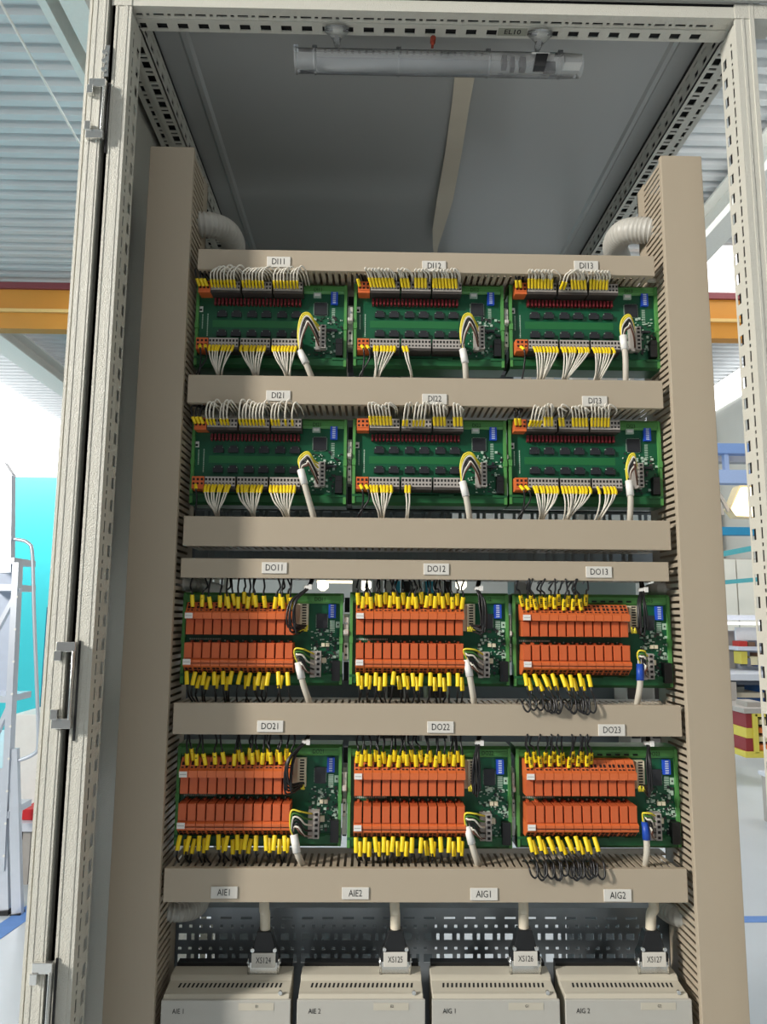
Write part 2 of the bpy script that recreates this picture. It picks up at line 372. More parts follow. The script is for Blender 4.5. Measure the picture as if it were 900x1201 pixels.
# ================================================================ WIRES
ORD = 'first second third fourth fifth sixth seventh eighth ninth tenth eleventh twelfth thirteenth fourteenth fifteenth sixteenth seventeenth eighteenth nineteenth twentieth'.split()
ORD += ['twenty-'+o for o in ORD[:9]]
BYGROUP = {}
def wire(pts, m, r, label, group, sleeve=None, sr=.0017, sflat=.8, name='wire', n=5, marks=False):
    P = catmull(pts, n); root = V(P[0])
    mb = MB(); mb.tube([p-root for p in P], r, 6)
    o = bpy.data.objects.new(name, mb.mesh(name, [m])); COL.objects.link(o); o.location = root
    tag(o, label, 'white wire' if name == 'input_wire' else 'black wire', group); BYGROUP.setdefault(label, []).append((P[min(3, len(P)-1)].x, o))
    if sleeve:
        L = 0; a, b = sleeve; Q = []
        for i in range(len(P)-1):
            d = (P[i+1]-P[i]).length
            for k in range(3):
                s = L+d*k/3
                if a <= s <= b: Q.append(P[i].lerp(P[i+1], k/3)-root)
            L += d
        if len(Q) > 1:
            q = MB(); q.tube(Q, sr, 6, flat=sflat)
            if marks:
                mid = (Q[0]+Q[-1])/2; d = (Q[-1]-Q[0]).normalized(); x = d.cross(V((0, 1, 0))).normalized()
                for kk in (-1, 0, 1):
                    c = mid+d*kk*.0022
                    q.fbox(lambda u, v, w: c+x*u+d*v+V((0, -1, 0))*w, -sr*.45, sr*.45, -.0006, .0006, sr*sflat*.8, sr*sflat+.0001, 1)
            q.build('marker_sleeve', [M['yellow'], M['ink']], o)
    return o
R = random.uniform
# ================================================================ MODULES
def block_mesh(w, n, h):                        # terminal strip: front with two rows of holes, lower part bevelled back
    def fn():
        mb = MB(); lo = h-.0150
        mb.prism([(0, 0), (-.010, .0), (-.018, lo), (-.018, h), (-.004, h+.001), (0, h)], 0, w)
        mb.box(.0004, w-.0004, -.0186, -.018, h-.0118, h-.0003, 1)
        p = w/n
        for k in range(n):
            c = p*(k+.5)
            mb.box(c-p*.29, c+p*.29, -.0188, -.0186, h-.0052, h-.0022, 2)
            mb.disc((c, -.0188, h-.0088), p*.30, .0003, 'y', 8, 2)
        return mb
    return fn
def side_terminal(n, w, p):
    def fn():
        mb = MB(); h = n*p
        mb.box(0, w, -.012, 0, 0, h); mb.box(-w*.9, 0, -.008, 0, -.0008, h, 0)
        for k in range(n):
            mb.box(w*.28, w*.78, -.0123, -.012, p*(k+.25), p*(k+.75), 1)
        return mb
    return fn
def carrier_parts(t, W, H):
    # green extruded carrier: top and bottom troughs and side rails
    mb = MB()
    mb.prism([(.030, H-.010), (-.002, H-.0125), (-.004, H-.010), (-.004, H-.0035), (.0, H), (.030, H)], 0, W)
    mb.box(0, W, -.0046, -.004, H-.0068, H-.0060)
    mb.build('top_carrier_rail', M['carrier'], t)
    mb = MB()
    mb.prism([(.030, .0), (.0, .0), (-.004, .0035), (-.004, .012), (-.001, .0145), (.030, .012)], 0, W)
    for x in (W*.0, W*.56, W-.018): mb.box(x, x+.018, -.0052, -.004, .0105, .0135)
    mb.build('bottom_carrier_rail', M['carrierd'], t)
    for x in (0, W-.0035):
        mb = MB(); mb.box(x, x+.0035, -.005, .006, .002, H-.002); mb.box(x-.0004, x+.004, -.006, .0, H*.45, H*.52); mb.build('side_rail', M['carrier'], t)
def smd(t, W, H, area, n, seed):
    rnd = random.Random(seed); mb = MB(); x0, x1, z0, z1 = area
    for k in range(n):
        x = rnd.uniform(x0, x1); z = rnd.uniform(z0, z1); a = rnd.choice(((.0018, .0009), (.0009, .0018), (.0026, .0012), (.003, .003), (.0012, .0012)))
        mb.box(x, x+a[0], -.0012-rnd.random()*.001, 0, z, z+a[1], rnd.choice((0, 0, 0, 1, 1, 2)))
    mb.build('surface_components', [M['silk'], M['chip'], M['tdark']], t, kind='stuff')
ALL = {}
XREF, ZREF = -.0252, {'DI': 1.706, 'DO': 1.3174}    # all modules are built alike: local offsets come from the middle module of a row
def px(x, d): return x-x*d/.9                        # where a point standing d proud of the boards lies on the same sight line
def pz(z, d): return 1.4+(z-1.4)*(1-d/.9)
LOC = {'1': 'first', '2': 'second'}
def di_module(name, ul, vt, vb, ur, seed):
    a = at(ul, vb, .12); b = at(ur, vt, .12)
    x0 = a.x; z0 = a.z; W = .191; H = b.z-a.z
    t = thing('input_module', f'green input circuit module {name} with grey terminal strips and white wires', 'circuit module', (x0, .12, z0), 'green input modules in the two upper rows')
    ALL[name] = (x0, z0, W, H)
    sx = W/790; sz = H/435
    X = lambda q: (q-65)*sx
    Z = lambda q: (640-q)*sz
    carrier_parts(t, W, H)
    mb = MB(); mb.box(.003, W-.003, 0, .0016, .010, H-.008); mb.build('circuit_board', M['pcb'], t)
    mb = MB(); mb.box(X(150), X(620), -.0002, 0, Z(432), Z(395)); mb.build('copper_band', mat('board_band', (36, 108, 60), .35), t)
    xb = lambda q: px(XREF+X(q), .016)-XREF
    for zq in (280, 575):
        hb_ = round(pz(ZREF['DI']+Z(zq)+.0228, .018)-(ZREF['DI']+Z(zq)), 4)
        shared(('blk3', hb_), block_mesh((X(147)-X(85))*.985, 3, hb_), 'terminal_block', [M['orange2'], M['orange2'], M['hole']], t, (xb(85), 0, Z(zq)))['label'] = 'orange three pole terminal block'
        for q in (150, 315, 479):
            shared(('blk9', hb_), block_mesh((X(306)-X(150))*.985, 9, hb_), 'terminal_block', [M['tdark'], M['tgrey'], M['hole2']], t, (xb(q), 0, Z(zq)))
    mb = MB()
    for k in range(24):
        x = X(160)+k*(X(622)-X(160))/24
        mb.box(x, x+.0027, -.006, 0, Z(322), Z(290)); mb.box(x+.0004, x+.0022, -.0064, -.006, Z(318), Z(312), 1)
    mb.build('indicator_lights', [M['red'], mat('led_lens', (150, 60, 60), .3)], t, kind='stuff')
    for r_, zq in enumerate((383, 482)):
        for k, q in enumerate((175, 250, 332, 406, 489, 564)):
            def fn():
                mb = MB(); w = .0125
                mb.box(0, w, -.0035, -.0004, .0005, .0062)
                mb.box(.002, w-.002, -.0022, -.0004, .0062, .0095)
                for j in range(4): mb.box(.001+j*.003, .0022+j*.003, -.0015, 0, .0062, .0078, 1)
                return mb
            shared('chip', fn, 'chip', [M['chip'], M['silk']], t, (X(q), 0, Z(zq)))
    def big():
        mb = MB(); w = .0185
        mb.box(.0012, w-.0012, -.0022, 0, .0012, w-.0012)
        for j in range(14):
            c = .0018+j*.00112
            for q in ((c, c+.0005, 0, w),): mb.box(q[0], q[1], -.0007, 0, q[2], q[3], 1)
            mb.box(0, w, -.0007, 0, c, c+.0005, 1)
        return mb
    shared('mcu', big, 'processor_chip', [M['chip'], M['silk']], t, (X(678), 0, Z(368)))
    dip(t, X(770), Z(310))
    mb = MB(); mb.box(X(678), X(718), -.0035, 0, Z(275), Z(250)); mb.box(X(684), X(712), -.0037, -.0035, Z(268), Z(256), 1); mb.build('crystal', [M['silk'], M['white']], t)
    o = shared('side6', side_terminal(6, .0068, (Z(430)-Z(548))/6), 'side_terminal', [M['tgrey'], M['hole2']], t, (X(720), 0, Z(548)))
    mb = MB(); mb.box(X(800), X(835), -.009, 0, Z(580), Z(495)); mb.box(X(802), X(833), -.0095, -.009, Z(500), Z(520)); mb.build('socket_block', M['black'], t)
    mb = MB(); mb.box(X(750), X(805), -.004, 0, Z(450), Z(438)); mb.build('header_strip', M['chip'], t)
    mb = MB(); mb.box(X(76), X(98), -.0004, 0, Z(354), Z(325)); mb.box(X(80), X(93), -.0005, -.0004, Z(349), Z(338), 1); mb.build('sticker', [M['white'], M['hole2']], t)
    mb = MB()
    rnd = random.Random(3)
    for (q, za, zb) in ((95, 440, 365), (122, 478, 362)):
        z = za
        while z > zb:
            d = rnd.uniform(3, 7); mb.box(X(q), X(q+5), -.0002, 0, Z(z), Z(z-d)); z -= d+2.2
    for k in range(9): mb.box(X(775), X(792), -.0002, 0, Z(330+k*9), Z(326+k*9))
    mb.build('printed_marks', M['silk'], t, kind='stuff')
    smd(t, W, H, (X(655), X(830), Z(575), Z(375)), 110, seed)
    text(name, .0070, (x0+X(702), .12-.0050, z0+H-.0085), t, sx=.8, m=mat('print_green', (10, 26, 12), .6))
    return t
def dip(t, x, z):
    def fn():
        mb = MB(); w, h = .0088, .0165
        mb.box(0, w, -.004, 0, 0, h)
        for k in range(6): mb.box(w*.28, w*.72, -.0046, -.004, .0013+k*.0026, .0027+k*.0026, 1)
        return mb
    shared('dip', fn, 'dip_switch', [M['blue'], mat('dip_lever', (190, 205, 235), .5)], t, (x, 0, z))
def do_module(name, ul, vt, vb, ur, seed):
    a = at(ul, vb, .12); b = at(ur, vt, .12)
    x0 = a.x; z0 = a.z; W = .191; H = b.z-a.z
    t = thing('relay_module', f'green relay module {name} with two rows of orange relays and black wires', 'circuit module', (x0, .12, z0), 'relay modules in the two lower rows')
    ALL[name] = (x0, z0, W, H)
    sx = W/800; sz = H/470
    X = lambda q: (q-40)*sx
    Z = lambda q: (795-q)*sz
    carrier_parts(t, W, H)
    mb = MB(); mb.box(.003, W-.003, 0, .0016, .010, H-.008); mb.build('circuit_board', M['pcb'], t)
    pw0 = (X(620)-X(70))/12; pwp = pw0; pw = pw0*(1-.026/.9)
    Ht = Z(378)-Z(461); Hb = Z(665)-Z(737); Hr = Z(465)-Z(542)
    def sock_t():
        mb = MB(); w = pw-.0005
        mb.prism([(0, 0), (-.026, 0), (-.027, Ht*.38), (-.0225, Ht*.46), (-.014, Ht), (0, Ht)], 0, w)
        for k in (0, 1):
            c = w*(.28+.44*k)
            mb.fbox(lambda u, v, q: V((c+u, -.0225+v*.44-q, Ht*.46+v)), -w*.13, w*.13, Ht*.04, Ht*.10, 0, .0006, 1)
            mb.fbox(lambda u, v, q: V((c+u, -.0225+v*.86-q, Ht*.46+v)), -w*.15, w*.15, Ht*.17, Ht*.33, 0, .0006, 1)
            mb.fbox(lambda u, v, q: V((c+u, -.0225+v*.86-q, Ht*.46+v)), -w*.15, w*.15, Ht*.38, Ht*.50, 0, .0006, 1)
        return mb
    def sock_b():
        mb = MB(); w = pw-.0005; h = Hb
        mb.prism([(0, 0), (-.012, 0), (-.0225, h*.42), (-.026, h*.5), (-.027, h*.88), (-.023, h), (0, h)], 0, w)
        mb.box(0, w, -.0274, -.0266, h*.66, h*.69, 1)
        for k in (0, 1):
            c = w*(.28+.44*k)
            for (v0, v1) in ((.02, .16), (.22, .36)):
                mb.fbox(lambda u, v, q: V((c+u, -.012-v*(.0105/(h*.42))-q, v)), -w*.17, w*.17, h*v0, h*v1, .0001, .0008, 1)
        return mb
    def relay():
        mb = MB(); w = pw-.0016; h = Hr
        mb.box(0, w, -.024, 0, 0, h); mb.box(.0006, w-.0006, -.0246, -.024, .0006, h-.0006)
        mb.box(w*.35, w*.65, -.008, 0, h, h+.002)
        return mb
    for k in range(12):
        x = px(XREF+X(70)+k*pw0, .026)-XREF; zq_ = lambda q: pz(ZREF['DO']+Z(q), .026)-ZREF['DO']
        shared(('st', name[2]), sock_t, 'relay_socket', [M['orange2'], M['hole']], t, (x, 0, zq_(461)))
        shared(('rl', name[2]), relay, 'relay', [M['orange']], t, (x+.0004, .004, zq_(542)))
        shared(('rl', name[2]), relay, 'relay', [M['orange']], t, (x+.0004, 0, zq_(662)))
        shared(('sb', name[2]), sock_b, 'relay_socket', [M['orange2'], M['hole']], t, (x, 0, zq_(737)))
    for zq, y in ((459, -.0272), (694, -.0276)):
        xt = px(XREF+X(70), .026)-XREF; zt_ = pz(ZREF['DO']+Z(zq), .026)-ZREF['DO']; mb = MB(); mb.box(xt+.0004, xt+pw*.86, y-.0002, y+.001, zt_, zt_+.0064); mb.box(xt+.0012, xt+pw*.8, y-.0004, y-.0002, zt_+.0029, zt_+.0035, 1)
        mb.build('socket_tag', [M['white'], M['tgrey']], t)
    shared('side10', side_terminal(10, .0100, (Z(380)-Z(515))/10), 'pin_connector', [M['cream'], M['hole2']], t, (X(626), .003, Z(515)))
    shared('side5', side_terminal(5, .0068, (Z(620)-Z(748))/5), 'side_terminal', [M['tgrey'], M['hole2']], t, (X(708), 0, Z(748)))
    mb = MB(); w = X(762)-X(708); mb.box(X(708), X(762), -.0022, 0, Z(506), Z(430))
    for j in range(12): mb.box(X(704), X(766), -.0007, 0, Z(500)+j*.0013, Z(500)+j*.0013+.0006, 1)
    mb.build('processor_chip', [M['chip'], M['silk']], t)
    dip(t, X(768), Z(453))
    mb = MB(); mb.box(X(790), X(830), -.010, 0, Z(768), Z(668)); mb.build('socket_block', M['black'], t)
    for q in (470, 622):
        mb = MB(); mb.box(X(805), X(826), -.0005, 0, Z(q+32), Z(q)); mb.box(X(812), X(819), -.0009, -.0005, Z(q+20), Z(q+12), 1); mb.build('sticker', [M['silk'], M['hole2']], t)
    mb = MB(); mb.box(X(735), X(752), -.003, 0, Z(598), Z(580)); mb.box(X(757), X(774), -.003, 0, Z(598), Z(580)); mb.box(X(738), X(760), -.004, 0, Z(680), Z(655)); mb.build('capacitors', M['cream'], t)
    mb = MB()
    rnd = random.Random(5); q = 74
    while q < 230: d = rnd.uniform(4, 9); mb.box(X(q), X(q+d), -.0003, 0, Z(568), Z(559)); q += d+2.5
    for k in range(8): mb.box(X(250+45*k), X(256+45*k), -.003, 0, Z(575), Z(567))
    for k in range(8): mb.box(X(775), X(800), -.0003, 0, Z(470+k*8), Z(466+k*8))
    mb.build('printed_marks', M['silk'], t, kind='stuff')
    smd(t, W, H, (X(680), X(828), Z(755), Z(515)), 170, seed)
    text(name, .0068, (x0+X(725), .12-.0050, z0+H-.0075), t, sx=.8, m=mat('print_green', (10, 26, 12), .6))
    if name in ('DO13', 'DO23'):
        mb = MB()
        for k in range(6): mb.box(X(400+44*k), X(424+44*k), -.0048, -.004, H-.0095, H-.0075)
        mb.build('printed_marks', mat('print_green', (10, 26, 12), .6), t)
    return t
DI = {'DI11': (228, 335, 431, 405), 'DI12': (414.5, 335.5, 432, 590), 'DI13': (598, 337, 433, 773),
      'DI21': (223, 492, 592, 404), 'DI22': (413, 493, 592.5, 590), 'DI23': (597, 494, 593.5, 776)}
DO = {'DO11': (212, 696, 803, 402), 'DO12': (409.5, 696, 804, 596), 'DO13': (602, 698, 806, 790),
      'DO21': (205, 873, 992, 400), 'DO22': (407, 875, 995, 598), 'DO23': (606, 876, 994, 801)}
for i, (k, a) in enumerate(DI.items()): di_module(k, a[0], a[1], a[2], a[3], 10+i)
for i, (k, a) in enumerate(DO.items()): do_module(k, a[0], a[1], a[2], a[3], 30+i)
# rails and end clamps behind / between the modules
for key, mods in (('DI1', 'DI11 to DI13'), ('DI2', 'DI21 to DI23'), ('DO1', 'DO11 to DO13'), ('DO2', 'DO21 to DO23')):
    x0, z0, W, H = ALL[key+'1']; zc = z0+H*.5
    mb = MB(); mb.box(-.226, .362, .158, .160, zc-.0125, zc+.0125); mb.box(-.226, .362, .152, .160, zc+.0115, zc+.0125); mb.box(-.226, .362, .152, .160, zc-.0125, zc-.0115)
    mb.box(-.226, .362, .152, .153, zc+.0125, zc+.0175); mb.box(-.226, .362, .152, .153, zc-.0175, zc-.0125)
    tag(mb.build('mounting_rail', M['zinc']), f'galvanised mounting rail behind modules {mods}', 'rail', 'mounting rails behind the modules')
    for j, s in ((1, 'left'), (2, 'right')):
        xa = ALL[key+str(j)][0]+ALL[key+str(j)][2]+.0012; xb = ALL[key+str(j+1)][0]-.0012; y = .1205; w = xb-xa
        t = thing('end_clamp', f'grey two screw end clamp between modules {key}{j} and {key}{j+1}', 'end clamp', ((xa+xb)/2, .15, zc-.028), 'grey end clamps between modules')
        mb = LB(); mb.box(xa, xb, y+.002, .151, zc-.026, zc+.030); mb.box(xa, xb, y-.003, y+.004, zc+.004, zc+.026); mb.box(xa, xb, y-.002, y+.004, zc-.024, zc-.004)
        mb.prism([(y-.003, zc+.012), (y-.008, zc+.010), (y-.008, zc+.006), (y-.003, zc+.004)], xa, xb)
        mb.build('clamp_body', M['clampg'], t, bevel=.0006)
        for dz in (-.0085, -.0185):
            mb = LB(); mb.disc(((xa+xb)/2, y-.0026, zc+dz), w*.24, .001, 'y', 12); mb.build('screw', M['black'], t)
        mb = LB(); mb.disc(((xa+xb)/2, y-.0042, zc+.019), w*.2, .0015, 'y', 12); mb.build('clamp_screw', M['zinc'], t)
        mb = LB(); mb.box(xa, xb, .135, .15, zc-.05, zc-.028); mb.build('spacer', M['black'], t); mb = LB(); mb.box(xa, xb, .14, .15, zc+.032, zc+.05); mb.build('spacer', M['black'], t)
for key in ('DO2',):
    for j in (1, 2):
        xa = ALL[key+str(j)][0]+ALL[key+str(j)][2]+.001; xb = ALL[key+str(j+1)][0]-.001; z0 = ALL[key+'1'][1]
        mb = MB(); mb.box(xa, xb, .122, .126, z0+.012, z0+.033)
        tag(mb.build('blank_marker', M['white']), f'blank white marker tag right of module DO2{j}', 'tag', 'blank white marker tags')
# --- input module wires
def di_wires(name, top, bottom, ob=2, ot=2):
    x0, z0, W, H = ALL[name]; sx = W/790; sz = H/435
    X = lambda q: px(XREF+(q-65)*sx, .018)-XREF+x0
    Z = lambda q: pz(ZREF['DI']+(640-q)*sz, .018)-ZREF['DI']+z0
    zd = DU['A' if name[2] == '1' else 'B'][3]; zl = DU['B' if name[2] == '1' else 'C'][4]
    lt = f'white wire looping over the top terminals of module {name}'
    lb = f'white wire hanging from the bottom terminals of module {name}'
    gt = f'white wires at the top of module {name}'; gb = f'white wires at the bottom of module {name}'
    for bi, spec in enumerate(top):
        q0 = (150, 315, 479)[bi]
        for (k, lean) in spec:
            x = X(q0+17.3*(k+.5)); zs = Z(228); ys = .1012; s_ = R(.002, .006)*(1 if lean > 0 else -1); ztop = max(zs+.016, zd+R(-.003, .003))
            if name[3] == '1' or lean > 0:
                f_ = R(-.002, .001)
                pts = [(x, ys, zs), (x+lean*.05, ys-.010, zs+.003), (x+lean*.15, .083+f_, zs+.010), (x+lean*.5, .080+f_, ztop-.003), (x+lean*1.0, .080+f_, ztop), (x+lean*1.5, .083, ztop-.003), (x+lean*1.8, .092, zd-.004), (x+lean*1.9, .125, zd-.005)]
            else:
                pts = [(x, ys, zs), (x+lean*.35, ys-.008, zs+.008), (x+lean*.7, ys-.016, zs+.014), (x+lean*.95, .081, ztop-.002), (x+lean*1.05-s_*.5, .080, ztop), (x+lean*.9-s_*1.6, .083, ztop-.003), (x+lean*.8-s_*2.2, .092, zd-.004), (x+lean*.8-s_*2.4, .125, zd-.005)]
            wire(pts, M['wwhite'], .00098, lt, gt, (.0015, .0145), .0018, .75, name='input_wire')
    for bi, spec in enumerate(bottom):
        q0 = (150, 315, 479)[bi]
        for (k, xt) in spec:
            x = X(q0+17.3*(k+.5)); zs = Z(524); ys = .1012; xe = X(xt)+R(-.002, .002)
            fw = R(.002, .008)
            pts = [(x, ys, zs), (x+(xe-x)*.05+R(-.001, .001), ys-.008, zs-.009), (x+(xe-x)*.35, ys-.010-fw*.3, zs-.022), (x+(xe-x)*.8, ys-.004-fw*.5, zl+.010), (xe, ys+.004, zl+.001), (xe+.002, ys+.014, zl-.010)]
            wire(pts, M['wwhite'], .00095, lb, gb, (.0015, .0150), .0019, .75, name='input_wire')
    for k in range(ot):
        x = X(95+20*k); zs = Z(226)
        wire([(x, .101, zs), (x-.003, .092, zs+.009), (x-.004+k*.002, .092, zs+.020), (x+.003, .102, zd-.001), (x+.004, .14, zd+.004)], M['wblack'], .0011,
             f'black wire entering the top orange block of module {name}', f'black wires at the orange blocks of module {name}', (.001, .012), .0021, .75, name='relay_wire')
    for k in range(ob):
        x = X(105+28*k); zs = Z(540)
        wire([(x, .101, zs+.004), (x+.003, .092, zs-.004), (x+.004, .094, zs-.016), (x+.001-.01*k, .100, zl+.004), (x-.003, .112, zl-.006)], M['wblack'], .0011,
             f'black wire leaving the bottom orange block of module {name}', f'black wires at the orange blocks of module {name}', (.001, .012), .0021, .75, name='relay_wire')
def fan(ks, a): return [(k, a) for k in ks]
def con(ks, x): return [(k, x+2.5*k) for k in ks]
di_wires('DI11', (fan(range(8), .010), fan(range(7), .010), fan(range(8), .007)), (con(range(8), 205), con(range(8), 395), con(range(8), 560)), 2, 3)
di_wires('DI12', (fan(range(8), -.009), fan((0, 1, 2), -.008)+fan((4, 5, 6, 7), -.003), fan((0,), -.003)+fan(range(1, 8), -.006)), (con(range(1, 8), 175), con((0, 1), 375), []), 2, 1)
di_wires('DI13', (fan(range(8), -.005), fan((0, 1), .012)+fan((4, 5, 6, 7, 8), -.009), fan(range(6), -.005)), (con(range(1, 9), 195), con(range(9), 320), con(range(7), 490)), 1, 2)
di_wires('DI21', (fan((0, 1, 2, 4, 5, 6), .006), fan(range(8), .006), fan((0, 1, 2, 4, 6), .006)), (con(range(8), 210), con(range(8), 400), con(range(8), 565)), 1, 3)
di_wires('DI22', (fan(range(7), -.004), fan((0, 1, 3, 4, 5, 6), .004), fan((0, 1, 2, 3, 6, 7, 8), -.004)), (con(range(7), 210), con((1, 2), 345), []), 2, 0)
di_wires('DI23', (fan((0, 1, 2, 3), .004)+fan((5, 6, 7), -.006), fan((0, 1, 4, 5, 6, 7, 8), -.008), fan((0, 1, 2, 3, 4, 5), -.006)), (con(range(1, 9), 200), con(range(9), 335), con((1, 3, 4, 5, 6), 495)), 2, 2)
# --- relay module wires
def do_wires(name, top, bot, loop):
    x0, z0, W, H = ALL[name]; sx = W/800; sz = H/470
    X = lambda q: px(XREF+(q-40)*sx, .024)-XREF+x0
    Z = lambda q: pz(ZREF['DO']+(795-q)*sz, .024)-ZREF['DO']+z0
    zd = DU['D' if name[2] == '1' else 'E'][3]; zl = DU['E' if name[2] == '1' else 'F'][4]
    pw = 550/12
    lt = f'black wire rising from the top sockets of module {name}'
    lb = f'black wire dropping from the bottom sockets of module {name}'
    for (k, j) in top:
        x = X(70+pw*(k+.28+.44*j)); back = j == 0
        zs = Z(408 if not back else 392)+R(-.0015, .001); ys = .12-(.017 if back else .021)
        dx = R(-.005, .005)
        if loop: dx += (-.006 if k < 4 else -.004)
        sag = -.030 if loop else R(-.012, .0)
        pts = [(x, ys, zs), (x+dx*.3, ys-.004, zs+.010), (x+dx*.6, ys-.006+(.0 if not loop else -.004), zs+.019), (x+dx+R(-.003, .003), ys+sag*.4, zd-.010), (x+dx+R(-.003, .003)+(.003 if loop else 0), ys+(.003 if not loop else -.012), zd+(.003 if not loop else .002)), (x+dx+.004+(.004 if loop else 0), ys+.03, zd+(.012 if not loop else -.002))]
        wire(pts, M['wblack'], .0011, lt, f'black wires at the top of module {name}', (.001, .0165), .0026, .5, marks=True, name='relay_wire')
    for (k, j) in bot:
        x = X(70+pw*(k+.28+.44*j)); back = j == 1
        zs = Z(725 if not back else 748)+R(-.001, .001); ys = .12-(.0185 if not back else .013)
        dx = R(-.005, .004)
        if loop:
            dx += .005
            q_ = R(-.003, .002)
            pts = [(x, ys, zs), (x+dx*.4, ys-.006, zs-.010), (x+dx*.8, ys-.010, zs-.020), (x+dx, .083, zl+.008), (x+dx, .0785, zl-.001+q_), (x+dx-.003, .0775, zl-.006+q_), (x+dx-.007, .0785, zl-.003+q_), (x+dx-.009, .083, zl+.004), (x+dx-.009, .10, zl+.005), (x+dx-.009, .12, zl-.003)]
        else:
            pts = [(x, ys, zs), (x+dx*.4, ys-.004, zs-.010), (x+dx*.7, ys-.005, zs-.020), (x+dx, ys-.001, zl+.007), (x+dx+R(-.003, .003), ys+.010, zl-.002), (x+dx, ys+.025, zl-.010)]
        wire(pts, M['wblack'], .0011, lb, f'black wires at the bottom of module {name}', (.001, .0175), .0026, .5, marks=True, name='relay_wire')
def allk(n, skip=()): return [(k, j) for k in range(n) for j in (0, 1) if (k, j) not in skip]
do_wires('DO11', allk(12, ((0, 0), (1, 0), (2, 0), (3, 0), (8, 0), (9, 0))), allk(12, ((0, 1), (5, 1), (9, 1), (11, 1))), False)
do_wires('DO12', allk(12), allk(12, ((3, 1), (7, 1), (10, 1))), False)
do_wires('DO13', allk(7)+[(7, 0)], allk(7)+[(7, 0)], True)
do_wires('DO21', allk(12, ((0, 0), (2, 0), (3, 0), (4, 0), (5, 0))), allk(12, ((3, 1), (8, 1))), False)
do_wires('DO22', allk(12), allk(12, ((6, 1), (9, 1))), False)
do_wires('DO23', allk(7)+[(7, 0)], allk(8, ((7, 1),)), True)
for lab, L in BYGROUP.items():
    L.sort(key=lambda q: q[0])
    for k, (_, o) in enumerate(L):
        if len(L) > 1: o['label'] = lab+f', {ORD[k]} from left'
# --- sheathed cables with fanned cores to the side terminals
def cable(name, di, u, v_end, v_start, u_end, blue=False):
    x0, z0, W, H = ALL[name]
    if di: sx, sz, L0, B0 = W/790, H/435, 65, 640
    else: sx, sz, L0, B0 = W/800, H/470, 40, 795
    X = lambda q: x0+(q-L0)*sx
    Z = lambda q: z0+(B0-q)*sz
    row = name[:3]
    zl = {'DI1': DU['B'], 'DI2': DU['C'], 'DO1': DU['E'], 'DO2': DU['F']}[row][4]
    top = at(u, v_start, .097)
    bot = at(u_end, v_end, .10)
    t = thing('sheathed_cable', f'grey sheathed cable with coloured cores at the right of module {name}', 'cable', (bot.x, .11, zl-.006), 'grey sheathed cables at the modules')
    mb = LB(); P = catmull([top, top.lerp(bot, .5)+V((0, -.004, 0)), (bot.x, .100, zl+.003), (bot.x+.003, .112, zl-.008)], 5); mb.tube(P, .0036, 10); mb.build('sheath', M['sheath'], t)
    mb = LB(); d = (P[3]-P[0]).normalized(); mb.tube([P[0]-d*.001, P[0]+d*.018], .0045, 10); mb.build('shrink_sleeve', M['wblue'] if blue else M['white'], t)
    n = 6 if di else 5; zt0, zt1 = (Z(548), Z(430)) if di else (Z(748), Z(620)); xs = X(718 if di else 706)
    cols = ['wyel', 'wyel', 'wwhite', 'wblack', 'wblack', 'wwhite', 'wbrown'] if di else ['wyel', 'wgreen', 'wwhite', 'wblack', 'wblack', 'wwhite', 'wbrown']
    for k, c in enumerate(cols):
        zk = zt1-(zt1-zt0)*(min(k, n-1)+.5)/n
        hump = (Z(395)-.0022*k) if di else (Z(595)-.0028*k)
        xm = top.x+(xs-top.x)*.42
        if di: pts = [top+V((R(-.002, .002), 0, -.002)), (top.x-.003+.0009*k, .096, (top.z+hump)/2), (top.x+.001+.0012*k, .095, hump-.003), (xm, .094, hump), (xs-.006, .098, hump-.006-(hump-zk)*.25), (xs-.001, .108, zk)]
        else: pts = [top+V((R(-.002, .002), 0, -.002)), (top.x-.004+.0008*k, .093, top.z+.010), (top.x-.003+.0014*k, .090, Z(604)-.0034*k), (xm-.002, .090, Z(606)-.0036*k), (xs-.008, .095, zk+.004), (xs-.001, .106, zk)]
        mb = LB(); mb.tube(catmull(pts, 5), .0011, 6); mb.build('core', M[c], t)
cable('DI11', True, 352, 441, 413, 366); cable('DI12', True, 543, 442, 411, 547); cable('DI13', True, 731, 446, 395, 734)
cable('DI21', True, 353, 606, 552, 368); cable('DI22', True, 543, 607, 566, 551); cable('DI23', True, 738, 609, 565, 739)
cable('DO11', False, 350, 825, 778, 362); cable('DO12', False, 548, 825, 775, 556); cable('DO13', False, 751, 826, 780, 748, True)
cable('DO21', False, 345, 1017, 980, 353); cable('DO22', False, 549, 1018, 970, 560); cable('DO23', False, 757, 1018, 965, 758, True)
